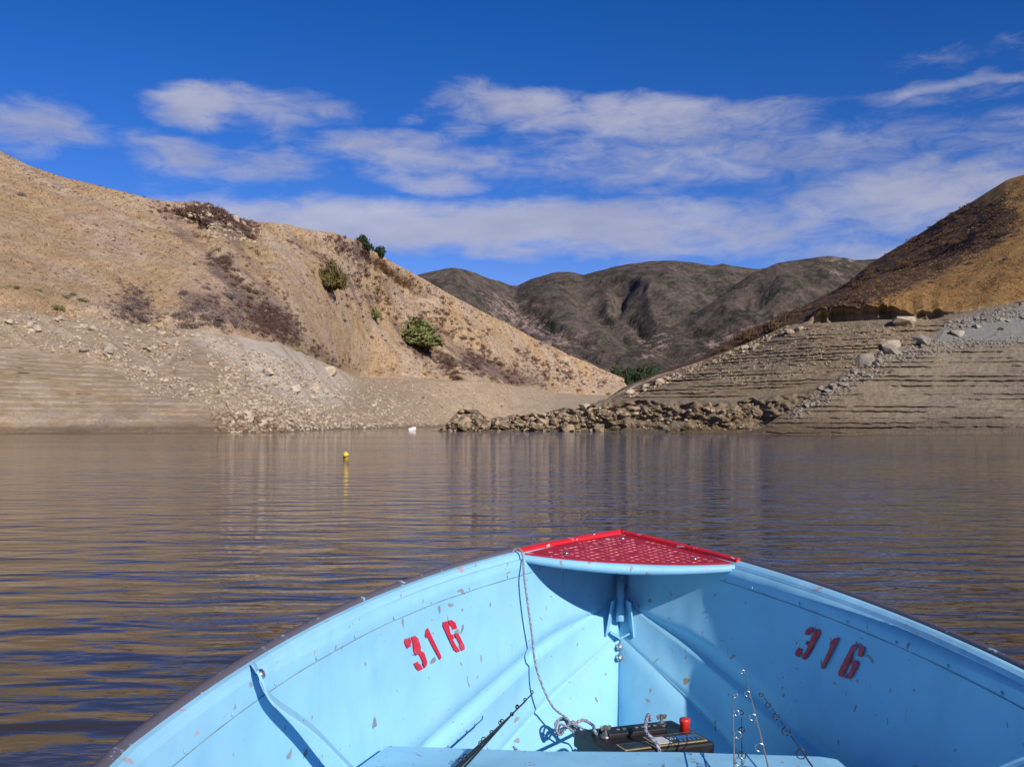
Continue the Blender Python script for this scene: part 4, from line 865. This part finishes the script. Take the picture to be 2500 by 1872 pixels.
o = mobj('seat', *rounded_slab(sa[0] - .012, sb[0], ym - .30, ym, .10, .38, .022, skew, -.075, .06), M_blue, boat); fix_normals(o.data)
o['label'] = 'light blue front bench seat'
for sgn, x in ((-1, sa[0] - .03), (1, sb[0] - .015)):
    pts = [hull_point(sgn, ym - .16 + skew * x, .30, .0)]
    V, F = box(((x + pts[0][0]) / 2, ym - .16 + skew * x, .30), (abs(pts[0][0] - x) + .02, .20, .012), None, .002); mobj('seat_bracket', V, F, M_blue, boat)
V, F = rounded_slab(-.60, .60, -.05, .27, .08, .36, .02, 0, 0, 0); o = mobj('seat', V, F, M_blue, boat); fix_normals(o.data)
# flat braces from gunwale to seat
for sgn in (-1, 1):
    y0 = 1.62; top = np.array([sgn * (float(gun_w(y0)) - .055), y0, float(gun_z(y0)) - .004]); end = np.array([sgn * (.52 if sgn < 0 else .48), ym - .27, .385])
    path = smooth_path([top + [sgn * .010, 0, .018], top, top + (end - top) * .14 + [sgn * .006, 0, -.012], top + (end - top) * .5, end, end + [-sgn * .05, .0, -.004]], 26); V = []
    vd = top - ray(0, 0)[0]; vd = vd / np.linalg.norm(vd); tg = (end - top) / np.linalg.norm(end - top); wd_ = vd - tg * (vd @ tg); wd_ /= np.linalg.norm(wd_); th_ = np.cross(tg, wd_); wd_ = wd_ * .97 + th_ * .22
    for q in path:
        for a, b in ((-.013, -.0016), (.013, -.0016), (.013, .0016), (-.013, .0016)): V.append(q + wd_ * a * 1.15 + th_ * b * 1.3)
    F = [(i * 4 + j, i * 4 + (j + 1) % 4, i * 4 + 4 + (j + 1) % 4, i * 4 + 4 + j) for i in range(25) for j in range(4)] + [(0, 1, 2, 3), (100, 101, 102, 103)]
    br = mobj('seat_brace', V, F, M_bluelip, boat); fix_normals(br.data)
    V, F = lathe([(.009, 0), (.008, .004), (.003, .006)], 10); Q = Euler((0, -sgn * R(60), 0)).to_matrix(); mobj('bolt', [Q @ Vector(v) + Vector(top + [0, 0, .006]) for v in V], F, M_bolt, br, True)

# ------------------------------------------------------------------ water, opened where the boat floats
def hull_waterline():
    out = []
    for sgn in (-1, 1):
        W = l2w(HP[sgn]); pts = []
        for c in range(W.shape[1]):
            z = W[:, c, 2]; k = np.nonzero((z[:-1] > 0) & (z[1:] <= 0))[0]
            if len(k): t = z[k[0]] / (z[k[0]] - z[k[0] + 1]); pts.append((W[k[0], c] * (1 - t) + W[k[0] + 1, c] * t)[:2])
        out.append(np.array(pts))
    return np.concatenate([out[0][::-1], out[1]])           # stern port .. bow .. stern starboard
wl = hull_waterline(); cen = wl.mean(0)
seg = np.concatenate([wl, wl[-1] * (1 - np.linspace(.1, .9, 9))[:, None] + wl[0] * np.linspace(.1, .9, 9)[:, None]])
ang = np.arctan2(seg[:, 1] - cen[1], seg[:, 0] - cen[0]); seg = seg[np.argsort(ang)]; ang = np.sort(ang)
rings = [seg + (cen - seg) * .008]; d = np.stack([np.cos(ang), np.sin(ang)], -1); base = np.linalg.norm(seg - cen, axis=1)[:, None]
for rr in (.5, 2, 6, 20, 80, 300, 1200, 6000): rings.append(cen + d * (base + rr))
n = len(seg); V = [(x, y, 0) for r_ in rings for x, y in r_]; F = [(i * n + j, i * n + (j + 1) % n, i * n + n + (j + 1) % n, i * n + n + j) for i in range(len(rings) - 1) for j in range(n)]
def water_mat():
    s = NT('lake_water'); s.col((.050, .038, .022)); s.set(.04, 0, .5); s.p.inputs['IOR'].default_value = 1.333
    w1 = s.noise(s.pos((.62, 1.45, 1), rot=(0, 0, R(4))), 1.75, 2, .45, .35); w2 = s.noise(s.pos((.75, 2.1, 1), rot=(0, 0, R(-6))), 3.2, 3, .55, .5); w3 = s.noise(s.pos((.8, 2.0, 1), rot=(0, 0, R(12))), 9, 2, .5); w4 = s.noise(s.pos((.6, 1.5, 1), rot=(0, 0, R(38))), 3.0, 2, .5); w5 = s.noise(s.pos((.6, 1.5, 1), rot=(0, 0, R(-34))), 3.6, 2, .5)
    calm = s.rng(s.noise(s.pos((.03, .09, 1)), 1.0, 3, .5), .35, .65, .55, 1.1)
    h = s.math('ADD', s.math('ADD', s.math('MULTIPLY', w1, .62), s.math('MULTIPLY', w2, .085)), s.math('ADD', s.math('MULTIPLY', w3, .012), s.math('MULTIPLY', s.math('ADD', w4, w5), .075)))
    s.bump(s.math('MULTIPLY', h, calm), 1.0, .13); return s.m
lake = mobj('water', V, F, water_mat()); tag(lake, kind='structure'); fix_normals(lake.data)
# lake bed under everything
V = [(-7000, -7000, -6), (7000, -7000, -6), (7000, 9000, -6), (-7000, 9000, -6)]; me = new_mesh('ground', V, [(0, 1, 2, 3)]); tag(obj('ground', me, plain('lake_bed', (.2, .15, .1), .95, 0, .1, .2, .05)), kind='structure')

# ------------------------------------------------------------------ floats on the water
M_yel = plain('buoy_yellow', (.72, .55, .03), .45, 0, .5, .12, 8); M_yel2 = plain('buoy_stain', (.08, .05, .03), .8, 0, .3, .2, 8)
Yb = CH * FP / (1117 - YH); Xb = (847 - 1250) / FP * Yb
b = obj('buoy', None, None, None, (Xb, Yb, -.025), (R(-6), R(-14), 0), (.5, .5, .5)); tag(b, 'small yellow oval mooring buoy floating on the open water', 'buoy')
V, F = lathe([(.01, -.02), (.10, .0), (.16, .08), (.185, .18), (.175, .29), (.13, .38), (.06, .43), (.02, .44)], 20); mobj('float', V, F, M_yel, b, True)
V, F = lathe([(.165, .075), (.188, .10), (.188, .14), (.18, .15), (.16, .15)], 20); mobj('waterline_band', V, F, M_yel2, b, True)
Yf = CH * FP / (1050.5 - YH) * 1.0; Xf = (1006 - 1250) / FP * Yf
M_white = plain('float_white', (.82, .82, .80), .5, 0, .4, .06, 5)
b = obj('white_float', None, None, None, (Xf, Yf, .16), (0, R(-14), R(25))); tag(b, 'small white drum float near the far shore left of the rocky point', 'float')
V, F = lathe([(.02, -.62), (.26, -.60), (.30, -.5), (.30, .5), (.26, .60), (.02, .62)], 16); Q = Euler((0, R(90), 0)).to_matrix(); mobj('drum', [Q @ Vector(v) for v in V], F, M_white, b, True)
V, F = lathe([(.305, -.08), (.32, -.06), (.32, .06), (.305, .08)], 16); mobj('hoop', [Q @ Vector(v) for v in V], F, M_white, b, True)

# ------------------------------------------------------------------ things lying in the boat
M_black = plain('black_case', (.011, .011, .013), .5, 0, .4, .3, 30); M_lid = plain('black_lid', (.014, .0135, .016), .45, 0, .45, .25, 30)
M_redcap = plain('red_cap', (.65, .03, .02), .4, 0, .5, .1, 30); M_lead = plain('terminal_metal', (.22, .21, .21), .45, .7, .5, .3, 60)
M_lab = plain('label_black', (.03, .03, .035), .4, 0, .5, .2, 60); M_labw = plain('label_white', (.6, .6, .58), .5, 0, .4, .1, 60); M_labb = plain('label_blue', (.03, .16, .35), .4, 0, .5, .1, 60); M_labg = plain('label_gold', (.38, .30, .14), .45, 0, .5, .2, 60)
ZB = .36
q = [atZ(x, y, ZB) for x, y in ((1419, 1787), (1640, 1755), (1748, 1810), (1470, 1835))]
ex = ((q[1] - q[0]) + (q[2] - q[3])); ex /= np.linalg.norm(ex); ey = np.array([-ex[1], ex[0], 0]); cB = (q[0] + q[1] + q[2] + q[3]) / 4; BL, BW, BH = .262, .168, .20
Rloc = Matrix(((ex[0], ey[0], 0), (ex[1], ey[1], 0), (0, 0, 1)))
bat = obj('battery', None); tag(bat, 'black lead acid battery with a red terminal cap in the bow', 'battery')
bat.matrix_world = boat.matrix_world @ Matrix.Translation(Vector((cB[0], cB[1], ZB - BH))) @ Rloc.to_4x4()
o = mobj('case', *box((0, 0, (BH - .03) / 2), (BL - .012, BW - .012, BH - .03), None, .006), M_black, bat)
for sy in (-1, 1):
    for i in range(16): mobj('case_rib', *box((-BL / 2 + .016 + i * .0153, sy * (BW / 2 - .005), BH - .052), (.007, .006, .036), None, .001), M_black, bat)
mobj('lid', *box((0, 0, BH - .018), (BL, BW, .036), None, .006), M_lid, bat)
mobj('vent_cover', *box((-.01, .028, BH + .004), (.15, .045, .012), None, .003), M_lid, bat)
for i in range(7): mobj('vent_slot', *box((-.05 + i * .016, .0275, BH + .011), (.008, .006, .003), None, .0008), M_lead, bat)
for (x, y) in ((-BL / 2 + .045, .02), (BL / 2 - .050, .052)):
    t_ = mobj('terminal', [np.array(v) + [x, y, BH - .004] for v in lathe([(.013, 0), (.012, .008), (.008, .009), (.007, .013), (.0035, .014), (.0035, .028), (.002, .029)], 14)[0]], lathe([(.013, 0), (.012, .008), (.008, .009), (.007, .013), (.0035, .014), (.0035, .028), (.002, .029)], 14)[1], M_lead, bat, True)
    V, F = join(box((x - .009, y, BH + .020), (.008, .003, .011), Euler((0, R(-25), 0)).to_matrix(), .0015), box((x + .009, y, BH + .020), (.008, .003, .011), Euler((0, R(25), 0)).to_matrix(), .0015), tuple([[(a + x, b_ + y, c_ + BH + .016) for a, b_, c_ in lathe([(.006, 0), (.006, .007), (.004, .009)], 8)[0]], lathe([(.006, 0), (.006, .007), (.004, .009)], 8)[1]]))
    mobj('wing_nut', V, F, M_lead, t_)
V, F = lathe([(.0115, 0), (.011, .018), (.0125, .020), (.0125, .027), (.010, .029)], 16); mobj('terminal_cap', [np.array(v) + [BL / 2 - .018, .006, BH - .002] for v in V], F, M_redcap, bat, True)
lb = mobj('label', *box((.055, -.042, BH + .0008), (.128, .062, .0016)), M_labg, bat)
mobj('label_face', *box((.055, -.042, BH + .0019), (.120, .054, .0012)), M_lab, lb)
mobj('label_patch', *box((.014, -.046, BH + .003), (.034, .040, .0012)), M_labw, lb)
mobj('label_stripe', *box((.080, -.038, BH + .003), (.060, .012, .0012)), M_labb, lb)
for i in range(5): mobj('label_letter', *box((.058 + i * .0115, -.056, BH + .003), (.008, .010, .0012)), M_labb, lb)
for i in range(3): mobj('label_letter', *box((.040 + i * .006, -.040, BH + .003), (.004, .012, .0012)), M_labw, lb)
mobj('label_ring', *box((-.055, -.055, BH + .0008), (.075, .038, .0016)), M_labg, bat); mobj('label_dark', *box((-.055, -.055, BH + .002), (.068, .031, .0012)), M_lab, bat)

def braid(name, pts, r, n, parent=None, label=None, cat=None, steps=None):
    P = smooth_path(pts, n); V, F = tube(P, r, 8); me = new_mesh(name, V, F, True)
    me.materials.append(MATS['rope_pale']); me.materials.append(MATS['rope_dark'])
    idx = [(1 if (i // 8 + i % 8) % 4 == 0 or (i // 8 - i % 8) % 8 == 0 else 0) for i in range(len(F) - 2)] + [0, 0]
    me.polygons.foreach_set('material_index', np.array(idx, np.int32))
    o = obj(name, me, None, parent); 
    if label: tag(o, label, cat)
    return o
plain('rope_pale', (.33, .34, .39), .8, 0, .2, .2, 90); plain('rope_dark', (.05, .07, .14), .85, 0, .2, .2, 90)
# rope tied at the bow plate corner and coiled beside the battery
cL = deck_pt(-1, 1.0); gp = np.array([cL[0] + .016, cL[1] - .028, cL[2] - .006]); kn = hull_hit(-1, 1371, 1800); kn = kn + (ray(0, 0)[0] - kn) * .03 + np.array([.01, 0, .0])
path = [gp + [-.020, -.004, -.022], gp + [-.022, .004, .004], gp + [-.010, .006, .018], gp + [.004, -.004, .012], gp + [.010, -.014, -.016], gp + [.014, -.028, -.05]]
pA = path[-1]; pB = atY(1310, 1632, (pA[1] + kn[1]) / 2 + .02)
path += [pA * .72 + pB * .28, pA * .4 + pB * .6, pB, pB * .5 + kn * .5 + [0, 0, -.002], kn + [0, 0, .05]]
g = np.random.default_rng(5)
for i in range(18):
    a = i * 1.05; rr = .022 + .007 * math.sin(i * 1.7); path.append(kn + np.array([rr * math.cos(a) * 1.15, rr * math.sin(a) * .8, .020 + .018 * math.sin(a * .83 + i) + .0008 * i]))
path += [kn + [.05, -.02, .03], kn + [.09, -.03, .03], kn + [.10, -.05, .0], kn + [.02, -.07, -.03], kn + [-.09, -.05, -.03], kn + [-.13, -.02, -.02]]
rope = braid('rope', [l2w(p) for p in path],   .0027, 760, None, 'braided pale rope tied at the bow plate corner and knotted beside the battery', 'rope')
# carrying rope of the battery
inv = np.array((boat.matrix_world.inverted() @ bat.matrix_world).inverted())
def tob(p): return (inv @ np.append(np.asarray(p, float), 1))[:3]
h1 = [tob(kn + [.0, .0, .05]), tob(atY(1395, 1768, kn[1] + .03)), tob(atY(1424, 1757, kn[1] + .05)), tob(atY(1448, 1770, kn[1] + .055)), np.array([-BL / 2 + .03, .045, BH + .010]), np.array([-BL / 2 + .028, .03, BH + .004])]
braid('rope_handle', h1, .0042, 60, bat)
h2 = [np.array([BL / 2 - .075, .062, BH + .012]), np.array([BL / 2 - .09, .045, BH + .03]), np.array([.0, -.01, BH + .040]), np.array([-.03, -.055, BH + .03]), np.array([-.022, -.085, BH + .01]), np.array([-.01, -.098, BH - .03])]
braid('rope_handle', h2, .0042, 60, bat)

# fishing rods
M_rodk = plain('rod_black', (.02, .02, .022), .3, 0, .5, .2, 20); M_rodt = plain('rod_tan', (.30, .24, .17), .35, 0, .5, .2, 20); M_cork = plain('cork', (.40, .27, .15), .8, 0, .2, .3, 60)
def rod(tipd, nxt, guides, mat, label, Ltot, r0_=.0014, slope=.0035):
    """tipd, nxt: boat-frame points; the rod runs from the tip through nxt back to its grip"""
    tipd = np.asarray(tipd); d_ = np.asarray(nxt) - tipd; d_ /= np.linalg.norm(d_); e = obj('fishing_rod', None); tag(e, label, 'fishing rod', None)
    ln = np.linspace(0, Ltot, 14); base_ = tipd + d_ * Ltot
    e.matrix_world = boat.matrix_world @ Matrix.Translation(Vector(base_))
    P = [tipd + d_ * s_ - base_ for s_ in ln]; mobj('blank', *tube(P, [r0_ + slope * s_ for s_ in ln], 8), mat, e, True)
    mobj('grip', *tube([d_ * 0 + (-d_) * .30, (-d_) * .15, d_ * .06], [.011, .013, .011], 12), M_cork, e, True)
    sd_ = np.cross(d_, [0, 0, 1.0]); sd_ /= np.linalg.norm(sd_); up_ = np.cross(sd_, d_)
    for (s_, rad, sg) in guides:
        c_ = tipd + d_ * s_ - base_ + (up_ * .75 * sg[1] + sd_ * .9 * sg[0]) * (rad + .003); ring = [c_ + rad * (math.cos(a) * up_ + math.sin(a) * sd_) for a in np.linspace(0, 2 * math.pi, 15)]
        gd = mobj('guide', *tube(ring, .0011, 6, False), M_bolt if mat is M_rodt else M_rodk, e, True)
        mobj('guide_foot', *tube([tipd + d_ * (s_ + .012) - base_, c_ - (c_ - (tipd + d_ * s_ - base_)) * .5], .0009, 5), M_bolt, gd, True)
    return e
# left bundle
t1, b1 = atY(1299, 1693, 2.20), atY(1122, 1872, 1.86); t2, b2 = atY(1282, 1712, 2.17), atY(1112, 1872, 1.86); t3, b3 = atY(1262, 1730, 2.14), atY(1133, 1872, 1.85)
rod(t1, b1, [(0, .003, (0, 1)), (.07, .0035, (1, -.3)), (.15, .0045, (1, -.3)), (.24, .005, (1, -.3)), (.34, .007, (1, -.3))], M_rodk, 'thin black fishing rod, the longest of the bundle leaning over the seat', 1.5)
rod(t2, b2, [(0, .003, (0, 1)), (.08, .0035, (-.6, .8)), (.18, .0045, (-.6, .8)), (.3, .006, (-.6, .8))], M_rodk, 'black fishing rod nearest the boat side in the bundle over the seat', 1.45)
rod(t3, b3, [(0, .003, (0, 1)), (.09, .004, (.8, .6)), (.2, .005, (.8, .6))], M_rodk, 'short tipped black fishing rod in the bundle over the seat', 1.4)
# right group
def gl(tipd, nxt, pys, px0):
    out_ = []; n_ = 400; d_ = nxt - tipd; Ln = np.linalg.norm(d_)
    for py in pys:
        t = [project(l2w(tipd + d_ * s_ / n_)) for s_ in range(n_)]; k_ = int(np.argmin([abs(a[1] - py) for a in t])); out_.append(k_ / n_ * Ln)
    return out_
for (tp, bt, Yt, Yb_, pys, mat, side, lab, L_) in [
    ((1818, 1640), (1876, 1872), 2.20, 1.80, [1642, 1697, 1755, 1830], M_rodt, .8, 'tan fishing rod with bright guides, tallest of the group by the battery', 1.5),
    ((1810, 1744), (1812, 1900), 2.10, 1.80, [1745, 1788, 1852], M_rodk, 0, 'straight black fishing rod between two tan ones by the battery', 1.4),
    ((1789, 1698), (1793, 1885), 2.15, 1.78, [1700, 1742, 1796, 1862], M_rodt, -.9, 'tan fishing rod closest to the battery', 1.45),
    ((1862, 1696), (1990, 1880), 2.22, 1.82, [1698, 1724, 1753, 1790, 1846], M_rodk, .7, 'black fishing rod slanting towards the shaded boat side', 1.5)]:
    a_, b_ = atY(*tp, Yt), atY(*bt, Yb_); ss = gl(a_, b_ + (b_ - a_) * .2, pys, 0)
    rod(a_, b_, [(s_, .0042 + .0013 * i, (side, .5 if side else 1.0)) for i, s_ in enumerate(ss)], mat, lab, L_, .0008, .0020)
